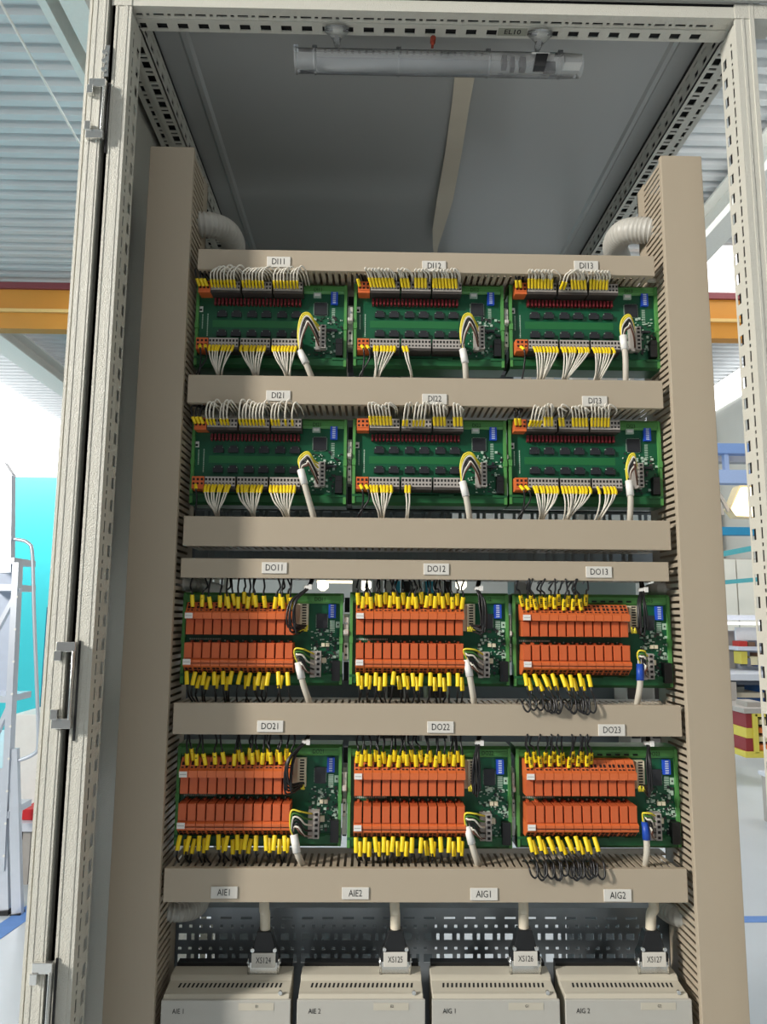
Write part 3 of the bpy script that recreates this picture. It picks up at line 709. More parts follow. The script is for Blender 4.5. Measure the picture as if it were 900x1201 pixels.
# --- black bundles to the upper connectors with a white tie
for nm in DO:
    x0, z0, W, H = ALL[nm]; sx = W/800; sz = H/470
    X = lambda q: x0+(q-40)*sx
    Z = lambda q: z0+(795-q)*sz
    zd = DU['D' if nm[2] == '1' else 'E'][3]
    left = nm in ('DO11', 'DO21'); xc = X(668 if left else (678 if nm[2] == '1' else 672))
    tie = V((xc+(.0 if left else .0), .100, zd-.010))
    t = thing('wire_bundle', f'black wire bundle with a white tie at the upper connector of module {nm}', 'wire bundle', (xc, .11, Z(515)), 'tied black wire bundles at the relay modules')
    for k in range(8):
        zk = Z(380)+(Z(515)-Z(380))*(k+.6)/10-.003
        xe = X(634)+.004
        mid = X(600 if left else (690 if nm != 'DO13' else 640))+R(-.004, .004)
        if nm in ('DO22', 'DO23', 'DO13'): mid = X(655)+R(-.004, .004)
        mb = LB(); mb.tube(catmull([(tie.x+.006+R(-.002, .002), .118, zd+.008), tie+V((R(-.002, .002), R(-.002, .002), 0)), (mid, .088+R(-.003, .003), (Z(400)+tie.z)/2-.006), (mid+R(-.002, .002), .088, (zk+Z(500))/2-.006), (xe+R(-.002, .003), .102, min(zk, Z(470))-.005)], 5), .0012, 6)
        mb.build('core', M['wblack'], t)
    mb = LB(); mb.disc(tie+V((0, 0, -.002)), .0048, .004, 'z', 10); mb.box(tie.x+.001, tie.x+.005, .093, .098, tie.z-.003, tie.z+.003); mb.build('cable_tie', M['white'], t)
    mb = LB()
    for k in range(5): mb.tube([(X(628)+.002*k, .104, Z(520)), (X(628)+.002*k+R(-.002, .002), .103, Z(500)+R(0, .003))], .0014, 6)
    mb.build('wire_ferrules', M['wyel'], t)
# ================================================================ CONDUITS
def conduit(path, r, label):
    P = catmull(path, 14); Q = [P[0]]; step = .0016; acc = 0
    for i in range(len(P)-1):
        d = (P[i+1]-P[i]).length; s = step-acc
        while s <= d: Q.append(P[i].lerp(P[i+1], s/d)); s += step
        acc = d-(s-step)
    R_ = [r*(1 if k % 3 != 2 else .84) for k in range(len(Q))]
    mb = MB(); mb.tube(Q, R_, 20); tag(mb.build('corrugated_conduit', M['conduit']), label, 'conduit', 'grey corrugated conduits')
def P3(u, v, Y): return at(u, v, Y)
conduit([P3(222, 264, .135), P3(246, 264, .14), P3(266, 272, .165), P3(274, 288, .20), P3(270, 300, .26)], .0165, 'grey corrugated conduit bending out of the left duct above label DI11')
conduit([P3(782, 272, .13), P3(755, 270, .14), P3(732, 273, .16), P3(722, 287, .20), P3(726, 304, .26)], .0175, 'grey corrugated conduit bending out of the right duct above label DI13')
conduit([P3(205, 684, .13), P3(225, 685, .14), P3(243, 690, .18), P3(255, 692, .26)], .0095, 'thin corrugated conduit entering the left duct beside module DO11')
conduit([P3(795, 692, .13), P3(772, 692, .14), P3(760, 696, .17), P3(757, 706, .24)], .0095, 'thin corrugated conduit entering the right duct beside module DO13')
conduit([P3(186, 1069, .13), P3(212, 1070, .14), P3(232, 1064, .17), P3(240, 1045, .22)], .0105, 'corrugated conduit entering the left duct below the lowest horizontal duct')
conduit([P3(818, 1078, .13), P3(795, 1075, .14), P3(778, 1065, .17), P3(770, 1045, .22)], .0110, 'corrugated conduit entering the right duct below label AIG2')
a = [P3(785, 334, .13), P3(765, 329, .12), P3(745, 330, .13), P3(728, 337, .15)]
mb = MB(); mb.tube(catmull(a, 6), .0032, 8); tag(mb.build('loose_cable', M['sheath']), 'loose beige cable lying above the right end of module DI13', 'cable')
# ================================================================ CONTROLLERS at the bottom
for nm, xs, u0, u1 in (('AIE 1', 'XS124', 189, 341), ('AIE 2', 'XS125', 348.5, 499), ('AIG 1', 'XS126', 507, 657), ('AIG 2', 'XS127', 663.5, 812)):
    Y = .085
    a = at(u0, 1176, Y); b = at(u1, 1176, Y); x0, x1 = a.x, b.x
    zf = at(450, 1173, Y).z; zb1 = at(450, 1150, .115).z; zt_ = at(450, 1143, .119).z
    t = thing('controller_unit', {'AIE 1': 'leftmost beige controller unit, marked AIE 1', 'AIE 2': 'second beige controller unit from the left, marked AIE 2', 'AIG 1': 'third beige controller unit from the left, marked AIG 1', 'AIG 2': 'rightmost beige controller unit, marked AIG 2'}[nm], 'controller', ((x0+x1)/2, .16, .75), 'beige controller units along the bottom')
    mb = LB(); mb.prism([(.138, .75), (Y+.003, .75), (Y+.003, zf), (Y+.006, zf+.0035), (.096, zf+.0035), (.115, zb1), (.116, zt_-.002), (.119, zt_), (.138, zt_+.001)], x0+.001, x1-.002); mb.build('housing', M['plc'], t, bevel=.0008)
    mb = LB(); mb.box(x0, x1, Y, Y+.004, .75, zf); mb.build('front_cover', M['plcf'], t, bevel=.0008)
    mb = LB(); n = 24; pz0, pz1 = zf+.0045, zb1-.0005
    for k in range(n):
        xc = x0+.014+k*(x1-x0-.028)/(n-1); g = lambda z: .096+.019*(z-zf-.0035)/(zb1-zf-.0035); ya, yb = g(pz0), g(pz1)
        mb.quad([(xc-.0011, ya-.0006, pz0), (xc+.0011, ya-.0006, pz0), (xc+.0021, yb-.0006, pz1), (xc-.0001, yb-.0006, pz1)])
    mb.build('vent_slots', M['dark'], t, kind='stuff')
    mb = LB(); mb.disc((x1-.012, Y+.004, zf+.005), .0022, .003, 'y', 10); mb.build('screw', M['chrome'], t)
    zc = zf-.006
    mb = LB(); mb.box(x1-.056, x1-.018, Y-.0004, Y, zc-.004, zc+.003); mb.build('name_field', M['plc'], t)
    text(nm, .0072, (x0+.019, Y-.0004, zf-.011), t, sx=.85)
    text(nm[2:3]+nm[-1], .004, (x1-.036, Y-.0007, zc), t, sx=.9)
    mb = LB(); mb.box(x0+.003, x1-.004, .1385, .150, .80, zt_+.004); mb.build('rear_body', M['black'], t)
    # plug connector
    ul, vl = {'XS124': (309, 1126), 'XS125': (464, 1125), 'XS126': (617, 1124), 'XS127': (768, 1125)}[xs]
    c = at(ul, vl, .1165); zc = c.z
    g = thing('plug_connector', f'black plug connector labelled {xs} with a beige cable', 'connector', (c.x, .125, zt_+.001), 'black plug connectors on the controllers')
    mb = LB(); mb.prism([(c.x-.017, zc-.004), (c.x+.017, zc-.004), (c.x+.017, zc+.004), (c.x+.013, zc+.011), (c.x+.008, zc+.029), (c.x-.008, zc+.029), (c.x-.013, zc+.011), (c.x-.017, zc+.004)], .1185, .1325, 'y'); mb.build('hood', M['black'], g, bevel=.001)
    mb = LB(); mb.box(c.x-.016, c.x+.016, .1195, .1315, zt_+.001, zc-.004); mb.box(c.x-.019, c.x+.019, .1215, .1295, zc-.006, zc-.004)
    for sgn in (-1, 1): mb.disc((c.x+sgn*.0125, .116, zc+.010), .0022, .004, 'y', 10); mb.tube([(c.x+sgn*.0165, .1205, zt_), (c.x+sgn*.0165, .1205, zc)], .0018, 8)
    mb.build('metal_shell', M['chrome'], g)
    mb = LB(); mb.box(c.x-.0135, c.x+.0135, .1168, .1183, zc-.0085, zc+.0070); mb.build('plate', M['paper'], g, bevel=.0004)
    text(xs, .0092, (c.x, .1166, zc-.0007), g, sx=.70)
    ut = {'XS124': 311, 'XS125': 463, 'XS126': 613, 'XS127': 765}[xs]
    e = at(ut, 1050, .13)
    mb = LB(); mb.tube(catmull([(c.x, .1255, zc+.026), (c.x+(e.x-c.x)*.3, .1255, zc+.045), (e.x, .125, e.z-.01), (e.x, .135, e.z+.02)], 6), .0058, 12); mb.build('cable', mat('cable_ivory', (228, 218, 196), .5), g)
# ================================================================ CABINET LAMP, its label, and the hanging strip
a = at(346, 73, .055); b = at(682, 76, .055); z = (a.z+b.z)/2
t = thing('cabinet_lamp', 'clear tubular cabinet lamp under the roof, switched off', 'lamp', ((a.x+b.x)/2, .055, z+.02))
clear = bpy.data.materials.new('clear_plastic'); clear.use_nodes = True; nt = clear.node_tree; nt.nodes.clear()
o_ = nt.nodes.new('ShaderNodeOutputMaterial'); mx = nt.nodes.new('ShaderNodeMixShader'); tr = nt.nodes.new('ShaderNodeBsdfTransparent'); gl = nt.nodes.new('ShaderNodeBsdfGlossy'); df = nt.nodes.new('ShaderNodeBsdfDiffuse')
tr.inputs[0].default_value = (.97, .98, .98, 1); gl.inputs['Roughness'].default_value = .08; df.inputs[0].default_value = (.8, .82, .84, 1)
fr = nt.nodes.new('ShaderNodeFresnel'); fr.inputs[0].default_value = 1.5; mx2 = nt.nodes.new('ShaderNodeMixShader'); mx2.inputs[0].default_value = .16
nt.links.new(tr.outputs[0], mx2.inputs[1]); nt.links.new(df.outputs[0], mx2.inputs[2]); nt.links.new(fr.outputs[0], mx.inputs[0]); nt.links.new(mx2.outputs[0], mx.inputs[1]); nt.links.new(gl.outputs[0], mx.inputs[2]); nt.links.new(mx.outputs[0], o_.inputs[0])
def Lx(u): return a.x+(b.x-a.x)*(u-346)/336
r = .0145
mb = LB(); mb.tube([(Lx(u), .055, z) for u in (346, 368, 370, 600, 655, 682)], [r, r*.96, r, r, r, r*.92], 24, cap=False); mb.build('tube', clear, t)
mb = LB(); mb.tube([(Lx(371), .057, z+.001), (Lx(574), .057, z+.001)], r*.80, 20); mb.build('diffuser', mat('lamp_diffuser', (190, 196, 200), .35, alpha=.35), t)
for u in (347, 369, 467, 572, 657):
    mb = LB(); mb.tube([(Lx(u)-.001, .055, z), (Lx(u)+.001, .055, z)], r*1.06, 24, cap=False); mb.box(Lx(u)-.003, Lx(u)+.003, .050, .056, z+r*.9, z+r*1.25); mb.build('ring', clear, t)
mb = LB(); mb.box(Lx(371), Lx(650), .049, .061, z+r*.78, z+r*.86)
for k in range(24): mb.box(Lx(380)+k*.0085, Lx(380)+k*.0085+.003, .049, .053, z+r*.66, z+r*.78, 1)
mb.build('led_board', [M['white'], M['tgrey']], t)
mb = LB(); mb.box(Lx(588), Lx(594), .050, .060, z-.004, z+.009); mb.box(Lx(598), Lx(603), .050, .060, z-.007, z+.008); mb.box(Lx(609), Lx(616), .050, .060, z-.007, z+.008); mb.box(Lx(638), Lx(652), .056, .062, z-.006, z+.007); mb.build('driver_electronics', [M['tdark']], t)
mb = LB(); c0 = Lx(623); mb.prism([(c0, z-.013), (c0+.014, z-.013), (c0+.018, z+.004), (c0+.003, z+.004)], .0395, .050, 'y'); mb.build('rocker_switch', M['black'], t)
mb = LB(); mb.box(c0-.002, c0+.020, .0405, .052, z+.004, z+.006); mb.box(Lx(660), Lx(681), .046, .06, z-.002, z+.010); mb.build('switch_bezel', M['white'], t)
for u in (395, 634):
    c = at(u, 42, .028); mb = LB(); mb.tube([(c.x, .028, ZT), (c.x, .030, ZT-.004), (c.x, .034, ZT-.009), (c.x, .045, z+r)], [.016, .014, .005, .004], 18); mb.build('mounting_foot', clear, t)
# EL10 label on the top rail (flat under the rail)
c0 = atz(585, 34, ZT); c1 = atz(616, 45, ZT)
t = thing('label_plate', 'small grey label reading EL10 on the top frame rail above the lamp', 'label', ((c0.x+c1.x)/2, .03, ZT-.001))
mb = LB(); xa, xb = sorted((c0.x, c1.x)); mb.box(xa, xb, .0205, .0325, ZT-.0012, ZT); mb.build('plate', mat('label_greygreen', (150, 152, 138), .6), t)
text('EL10', .0105, ((xa+xb)/2, .0265, ZT-.0014), t, sx=1.0, bold=.00015, mapf=lambda x, y: V((x, y*1.0-.0, 0)) if False else V((x, -y, 0)))
# beige strip hanging along the roof
pts = [(546, 85, 558 - 534, 2.144), (541, 120, 21, 2.143), (532, 180, 19.5, 2.140), (522, 235, 19, 2.134), (514, 270, 13, 2.128), (511, 290, 6, 2.124), (511, 300, 3, 2.120)]
mb = MB(); L_, R_ = [], []
for (u, v, w, zz) in pts:
    L_.append(atz(u-w/2, v, zz)); R_.append(atz(u+w/2, v, zz))
for k in range(len(pts)-1):
    mb.quad([L_[k], R_[k], R_[k+1], L_[k+1]]); mb.quad([p+V((0, 0, .0012)) for p in (L_[k+1], R_[k+1], R_[k], L_[k])])
    mb.quad([L_[k], L_[k+1], L_[k+1]+V((0, 0, .0012)), L_[k]+V((0, 0, .0012))]); mb.quad([R_[k+1], R_[k], R_[k]+V((0, 0, .0012)), R_[k+1]+V((0, 0, .0012))])
tag(mb.build('gasket_strip', M['tape']), 'long beige strip hanging loosely along the underside of the cabinet roof', 'strip')
exec_background = True
# ================================================================ REAR SIDE OF THE CABINET (seen through the gaps)
def dev(u0, v0, u1, v1, Y, D, m, name, label, cat, group=None, extra=None):
    a = at(u0, v1, Y); b = at(u1, v0, Y)
    t = thing(name, label, cat, ((a.x+b.x)/2, Y+D/2, a.z), group)
    mb = LB(); mb.box(a.x, b.x, Y, Y+D, a.z, b.z); mb.build('housing', m, t, bevel=.0015)
    if extra: extra(t, a, b, Y)
    return t
def term_face(t, a, b, Y):
    h = b.z-a.z; w = b.x-a.x
    mb = LB(); mb.box(a.x+w*.1, b.x-w*.1, Y-.003, Y, a.z+h*.08, a.z+h*.3); mb.box(a.x+w*.1, b.x-w*.1, Y-.002, Y, a.z+h*.6, a.z+h*.9); mb.build('terminal_strip', M['tdark'], t)
cy = mat('device_cyan', (70, 190, 220), .4)
i = 0
for (u0, u1, m, nm) in ((413, 424, 'white', 'white'), (437, 450, 'white', 'white'), (452, 462, 'white', 'white'), (463, 470, 'cy', 'cyan'), (472, 482, 'tdark', 'dark grey'), (484, 496, 'white', 'white'), (499, 509, 'cy', 'cyan'), (511, 521, 'white', 'white'), (523, 530, 'tdark', 'dark grey')):
    dev(u0, 655, u1, 720, .42, .06, cy if m == 'cy' else M[m], 'rear_device', f'narrow {nm} device on the rear rail above module DO12, {ORD[i]} from left', 'device', 'narrow devices on the rear rail above DO12', term_face); i += 1
dev(604, 655, 622, 720, .42, .06, M['tgrey'], 'rear_device', 'grey perforated rear device seen above the left end of module DO13', 'device', None, term_face)
dev(676, 655, 745, 720, .40, .012, mat('pale_panel', (170, 186, 182), .5), 'rear_plate', 'pale grey rear plate seen above the right half of module DO13', 'plate')
dev(452, 800, 476, 850, .42, .06, M['white'], 'rear_device', 'white rear device seen below the middle of module DO12', 'device', None, term_face)
dev(500, 800, 526, 850, .42, .06, mat('device_pale_green', (196, 214, 190), .5), 'rear_device', 'pale green rear device seen below the right of module DO12', 'device', None, term_face)
dev(736, 800, 752, 850, .42, .06, M['white'], 'rear_device', 'white rear device seen below the right of module DO13', 'device', None, term_face)
dev(768, 800, 784, 850, .42, .06, M['white'], 'rear_device', 'white rear device beside the right duct below DO13', 'device', None, term_face)
dev(442, 850, 478, 890, .42, .06, M['white'], 'rear_device', 'white rear device seen above the left of module DO22', 'device', None, term_face)
dev(495, 850, 528, 890, .42, .06, M['white'], 'rear_device', 'white rear device seen above the middle of module DO22', 'device', None, term_face)
dev(741, 850, 752, 890, .42, .06, M['paper'], 'rear_device', 'cream rear device seen above the right of module DO23', 'device', None, term_face)
dev(764, 850, 790, 890, .42, .06, M['tgrey'], 'rear_device', 'grey rear device beside the right duct above DO23', 'device', None, term_face)
pg = mat('rear_panel_grey', (112, 120, 124), .5, .2)
mb = MB(); a = at(200, 905, .5); b = at(812, 800, .5); mb.box(a.x, b.x, .5, .503, a.z, b.z); tag(mb.build('rear_plate', pg), 'wide dark grey rear plate behind modules DO21 to DO23', 'plate')
mb = MB(); a = at(222, 640, .45); b = at(530, 480, .45); mb.box(a.x, b.x, .45, .453, a.z, b.z); tag(mb.build('rear_plate', pg), 'dark grey rear plate behind modules DI21 and DI22', 'plate')
mb = MB(); a = at(224, 455, .45); b = at(600, 300, .45); mb.box(a.x, b.x, .45, .453, a.z, b.z); tag(mb.build('rear_plate', pg), 'dark grey rear plate behind modules DI11 and DI12', 'plate')
mb = MB(); a = at(668, 1201, .5); b = at(790, 1010, .5); mb.box(a.x, b.x, .5, .503, a.z-.3, b.z); tag(mb.build('rear_plate', pg), 'narrow dark rear plate behind the perforated plate above controller AIG 2', 'plate')
mb = MB(); a = at(250, 1201, .5); b = at(510, 1010, .5); mb.box(a.x, b.x, .5, .503, a.z-.3, b.z); tag(mb.build('rear_plate', pg), 'dark rear plate behind the perforated mounting plate', 'plate')
mb = MB(); a = at(210, 668, .32); b = at(790, 636, .32); mb.box(a.x, b.x, .32, .322, a.z, b.z-.012); tag(mb.build('rear_plate', M['zinc']), 'narrow dark grey rear plate behind the perforated rail above DO11 to DO13', 'plate')
for k, (u0, u1, v0, v1) in enumerate(((262, 274, 432, 448), (300, 316, 434, 448), (390, 408, 432, 448), (470, 482, 434, 448), (236, 262, 481, 495), (298, 316, 481, 495))):
    dev(u0, v0-12, u1, v1+12, .30, .05, M['tgrey'], 'rear_device', ['small grey device in the gap below the left part of module DI11', 'small grey device in the gap below the middle of module DI11', 'small grey device in the gap between modules DI11 and DI12, below them', 'small grey device in the gap below the middle of module DI12', 'small grey device in the gap above the left part of module DI21', 'small grey device in the gap above the middle of module DI21'][k], 'device', 'small grey devices in the input module gaps')
for k, (u0, u1) in enumerate(((616, 624), (633, 650), (672, 690), (706, 724), (740, 744), (762, 768))):
    dev(u0, 425, u1, 455, .30, .02, M['white'], 'rear_device', f'white device in the gap below module DI13, {ORD[k]} from left', 'device', 'white devices below module DI13')
# ================================================================ THE HALL
fl = mat('floor_epoxy', (196, 202, 208), .3, noise=.06, scale=3)
mb = MB(); mb.box(-9, 8, -7, 28, -.1, 0); struct(mb.build('floor', fl))
ceil = mat('deck_paint', (205, 208, 210), .5, .05, noise=.10, scale=1.2)
mb = MB(); zc = 6.6; y = -7.0; prof = []
while y < 28: prof += [(y, zc), (y+.09, zc), (y+.115, zc+.075), (y+.195, zc+.075)]; y += .22
SKY0, SKY1, SX0, SX1 = 8.9, 11.6, 4.9, 7.5                 # roof light opening on the right
for k in range(len(prof)-1):
    (ya, za), (yb, zb) = prof[k], prof[k+1]
    if SKY0 < ya < SKY1: xs_ = ((-9, SX0), (SX1, 8))
    else: xs_ = ((-9, 8),)
    for (xa, xb) in xs_: mb.quad([(xa, ya, za), (xa, yb, zb), (xb, yb, zb), (xb, ya, za)])
mb.box(-9, SX0, -7, 28, zc+.10, zc+.12); mb.box(SX0, 8, -7, SKY0, zc+.10, zc+.12); mb.box(SX0, 8, SKY1, 28, zc+.10, zc+.12)
struct(mb.build('ceiling', ceil))
skym = mat('bright_daylight_pane', (255, 255, 255), .5, emit=2.2, noise=0)
mb = MB(); mb.box(SX0, SX1, SKY0, SKY1, zc+.03, zc+.05); p = struct(mb.build('window_3', skym))
wallc = mat('wall_cladding', (222, 222, 216), .6, noise=.04, scale=2)
turq = mat('wall_turquoise', (64, 196, 204), .5, noise=.03, scale=1)
mb = MB(); mb.box(-8.4, -3.0, 8.5, 8.56, 0, 3.1); struct(mb.build('partition_wall', turq))
mb = MB(); mb.box(-9, 8, 27.8, 28, 0, 6.8); struct(mb.build('wall_back', wallc))
mb = MB(); mb.box(7.7, 7.9, -7, 28, 0, 6.7); struct(mb.build('wall_right', wallc))
mb = MB(); mb.box(-8.7, -8.5, -7, 28, 0, 4.6); struct(mb.build('wall_left', turq))
mb = MB(); mb.box(-8.7, -8.5, -7, 28, 4.6, 6.7); struct(mb.build('window_1', skym))
mb = MB(); mb.box(7.66, 7.7, 12, 27, 6.0, 6.56); struct(mb.build('window_2', skym))
# clad panels on the right part of the hall: partition wall with standing seams
part = mat('partition_cream', (226, 224, 214), .55, noise=.05, scale=3)
w = thing('partition_wall', 'cream panelled partition wall at the right behind the workbench', 'wall', (6, 10.6, 0))
w['kind'] = 'structure'
for k in range(5):
    mb = LB(); mb.box(4.3+k*.68, 4.3+k*.68+.66, 10.55, 10.62, 0, 2.3); mb.build('panel', part, w)
mb = LB(); mb.box(4.3, 7.7, 10.62, 10.66, 0, 2.32); mb.build('backing', M['tgrey'], w)
blue = mat('beam_blue', (124, 156, 212), .45); cyan = mat('beam_cyan', (40, 150, 200), .45); teal = mat('beam_teal', (84, 168, 178), .45); girder = mat('girder_amber', (205, 140, 50), .45, noise=.1, scale=2)
whitep = mat('truss_white', (224, 224, 218), .5)
# crane girder across the hall
g0 = at(0, 341, 10).z; g1 = at(0, 388, 10).z
t = thing('crane_girder', 'amber overhead crane girder spanning the hall under the roof deck', 'crane', (0, 10, g1))
mb = LB(); mb.box(-8.4, 7.6, 9.9, 10.1, g1, g1+.25); mb.build('lower_beam', girder, t)
mb = LB(); mb.box(-8.4, 7.6, 9.95, 10.1, g1+.30, g0); mb.build('upper_beam', girder, t)
mb = LB(); mb.box(-8.4, 7.6, 9.86, 10.1, g1+.25, g1+.30); mb.build('web_flange', mat('girder_pale', (226, 190, 120), .5), t)
mb = LB(); mb.box(-8.4, 7.6, 9.9, 10.0, g0, g0+.10); mb.build('conductor_bar', mat('conductor_red', (128, 60, 66), .5), t)
# roof beams running away from the camera
def ybeam(x, w_, z0, z1, y0, y1, lab, nm='roof_beam', m=whitep):
    t = thing(nm, lab, 'beam', (x, (y0+y1)/2, z0), None)
    mb = LB(); mb.box(x-w_/2, x+w_/2, y0, y1, z1-.03, z1); mb.box(x-w_/2, x+w_/2, y0, y1, z0, z0+.03); mb.build('flange', m, t)
    mb = LB(); mb.box(x-.02, x+.02, y0, y1, z0+.03, z1-.03); mb.build('web', m, t)
ybeam(atz(84, 0, 6.1).x, .20, 6.1, 6.5, 1.0, 9.5, 'broad white roof beam at the left, nearest the cabinet')
ybeam(atz(48, 0, 6.2).x, .07, 6.2, 6.5, 1.0, 9.5, 'thin white roof beam just left of the broad one')
ybeam(-6.6, .45, 6.1, 6.45, 10.3, 26, 'broad white roof beam beyond the crane girder at the left')
ybeam(4.25, .30, 6.05, 6.5, 3.0, 9.5, 'white roof beam at the right, in front of the roof light')
mb = MB(); mb.tube([at(0, 2, 4.5), at(93, 168, 6.3)], .011, 6); tag(mb.build('tie_rod', whitep), 'thin white tie rod crossing below the roof deck at upper left', 'rod')
# --- right side
def hbox(name, m, u0, v0, u1, v1, Y, D, label, cat, group=None, bev=.004):
    a = at(u0, v1, Y); b = at(u1, v0, Y); b.x = min(b.x, 7.55)
    mb = MB(); mb.box(a.x, b.x, Y, Y+D, min(a.z, b.z), max(a.z, b.z)); o = mb.build(name, m, bevel=bev); tag(o, label, cat, group); return o
hbox('steel_beam', blue, 800, 521, 960, 531, 11, .2, 'blue horizontal steel beam, uppermost at the right', 'beam')
hbox('steel_beam', mat('beam_pale_blue', (158, 180, 222), .5), 800, 552, 960, 566, 11, .2, 'pale blue horizontal steel beam above the floodlight', 'beam')
hbox('steel_beam', mat('beam_grey', (196, 196, 200), .5), 800, 536, 960, 541, 11.3, .2, 'thin grey beam between the two blue beams', 'beam')
for u in (851,): hbox('steel_strut', mat('beam_pale_blue', (158, 180, 222), .5), u, 531, u+4, 552, 11.05, .1, 'short pale blue strut between the two blue beams', 'beam')
hbox('steel_beam', cyan, 805, 619, 960, 627, 11.5, .15, 'bright cyan horizontal beam below the floodlight', 'beam')
def slant(m, u0, v0, u1, v1, Y0, Y1, w_, h_, lab):
    a = at(u0, v0, Y0); b = at(u1, v1, Y1); mb = MB(); mb.bar(a, b, w_, h_); tag(mb.build('teal_girder', m), lab, 'beam')
slant(teal, 815, 656, 930, 634, 9, 9, .08, .07, 'teal arm rising to the right over the partition wall')
slant(teal, 815, 686, 930, 676, 8.8, 8.8, .06, .055, 'lower teal arm in front of the partition wall')
hbox('concrete_band', mat('wall_stone', (186, 176, 162), .8, noise=.2, scale=6), 780, 592, 960, 900, 15, .1, 'mottled grey brown wall band behind the cyan beam', 'wall')
hbox('pale_backdrop', wallc, 780, 466, 960, 880, 15.2, .1, 'pale wall section behind the blue beams', 'wall')
# floodlight
c = at(880, 588, 6.5)
t = thing('hall_lamp', 'large warm glowing hexagonal hall lamp at the right edge', 'lamp', (c.x, 6.5, c.z-.15))
A = [at(*p, 6.5) for p in ((872, 571), (898, 572), (898, 588), (888, 605), (867, 604), (861, 596))]
mb = LB(); mb.prism([(p.x, p.z) for p in A], 6.5, 6.56, 'y'); mb.build('diffuser', mat('lamp_glow', (255, 240, 205), .5, emit=1.6, noise=0), t)
B_ = [at(*p, 6.57) for p in ((868, 569), (902, 570), (902, 590), (890, 607), (865, 606), (857, 596))]
mb = LB(); mb.prism([(p.x, p.z) for p in B_], 6.57, 6.72, 'y'); mb.build('housing', mat('lamp_shell', (214, 196, 156), .5), t)
# arm left of the lamp
a = at(846, 575, 6.6); b = at(858, 600, 6.6)
mb = MB(); mb.bar(at(839, 574, 6.6), at(848, 604, 6.6), .03, .03); mb.bar(at(843, 578, 6.6), at(855, 600, 6.6), .03, .03); tag(mb.build('lamp_bracket', M['tgrey']), 'grey crossed bracket beside the glowing hall lamp', 'bracket')
# workbench with lamp strip, shelf and things
Yb = 6.2
t = thing('workbench', 'grey workbench with a long pale top at the right', 'workbench', (3.6, Yb+.3, 0))
def wb(name, m, u0, v0, u1, v1, Y, D, par=t):
    a = at(u0, v1, Y); b = at(u1, v0, Y); mb = LB(); mb.box(a.x, b.x, Y, Y+D, a.z, b.z); return mb.build(name, m, par, bevel=.004)
bw = mat('bench_white', (208, 212, 222), .4)
wb('tabletop', bw, 815, 791, 960, 798, Yb, .8)
wb('shelf', M['tape'], 815, 813, 960, 818, Yb+.1, .6)
wb('drawer_front', mat('bench_dark', (70, 78, 92), .5), 815, 799, 960, 803, Yb+.05, .02)
wb('back_panel', bw, 815, 740, 960, 790, Yb+.78, .02)
wb('upright', M['tgrey'], 858, 740, 861, 870, Yb+.72, .04); 
wb('upper_shelf', bw, 815, 722, 960, 727, Yb+.3, .4)
wb('shelf', bw, 866, 759, 960, 763, Yb+.4, .38)
wb('leg', M['tgrey'], 861, 800, 864, 880, Yb, .05)
wb('shadow_panel', mat('bench_dark', (70, 78, 92), .5), 815, 803, 960, 813, Yb+.7, .02)
mb = MB(); a = at(832, 733, Yb); b = at(960, 730, Yb); mb.box(a.x, b.x, Yb+.2, Yb+.28, b.z-.03, b.z); tag(mb.build('bench_lamp', mat('tube_glow', (250, 250, 255), .5, emit=1.2, noise=0)), 'white tube lamp mounted above the workbench', 'lamp')
a = at(866, 750, Yb+.5)
hbox('screen_board', mat('board_white', (240, 240, 240), .5, emit=0), 864, 736, 892, 751, Yb+.5, .03, 'white board leaning on the upper bench shelf', 'board')
cols = {'red': (190, 52, 44), 'yellow': (214, 200, 84), 'blue': (60, 84, 170), 'grey': (120, 120, 128), 'orange': (230, 130, 60), 'brown': (120, 90, 70), 'cream': (224, 214, 176)}
C_ = {k: mat('box_'+k, v, .5) for k, v in cols.items()}
for k, (cn, u0, v0, u1, v1) in enumerate((('red', 868, 752, 877, 759), ('brown', 878, 753, 886, 760), ('grey', 887, 752, 899, 759), ('yellow', 870, 764, 877, 779), ('cream', 881, 770, 889, 780), ('grey', 877, 772, 881, 782), ('brown', 889, 766, 895, 773), ('blue', 891, 774, 901, 782), ('orange', 880, 788, 890, 791))):
    hbox('storage_box', C_[cn], u0, v0, u1, v1, Yb+.45, .15, ['small red box on the middle bench shelf', 'small brown box beside the red box on the bench shelf', 'grey box at the right of the middle bench shelf', 'tall yellow box standing at the left of the workbench', 'cream box in the middle of the workbench', 'small dark grey box between the yellow and cream ones', 'small brown box above the blue one on the workbench', 'blue box at the right of the workbench', 'flat orange item lying on the bench edge'][k], 'box')
for k, (u0, u1) in enumerate(((867, 875), (876, 884), (885, 893), (894, 902))):
    t2 = hbox('storage_bin', mat('bin_blue', (34, 84, 150), .4), u0, 818, u1, 828, Yb+.2, .2, ['blue storage bin under the bench, leftmost', 'blue storage bin under the bench, second from left', 'blue storage bin under the bench, third from left', 'blue storage bin under the bench, rightmost'][k], 'bin')
hbox('storage_bin', mat('bin_blue', (34, 84, 150), .4), 892, 803.5, 905, 812.5, Yb+.15, .3, 'blue bin on the upper level under the workbench', 'bin')
hbox('carton', M['white'], 868, 838, 878, 852, Yb+.3, .2, 'white carton under the workbench beside the bench leg', 'carton')
hbox('carton', C_['grey'], 860, 838, 866, 854, Yb+.3, .2, 'grey carton under the workbench behind the bench leg', 'carton')
hbox('crate', mat('crate_maroon', (140, 44, 50), .5), 861, 856, 876, 869, Yb+.1, .3, 'maroon crate on the floor under the workbench', 'crate')
hbox('pallet', C_['yellow'], 858, 870, 880, 875, Yb+.0, .4, 'yellow pallet edge under the maroon crate', 'pallet')
Yt = 5.6
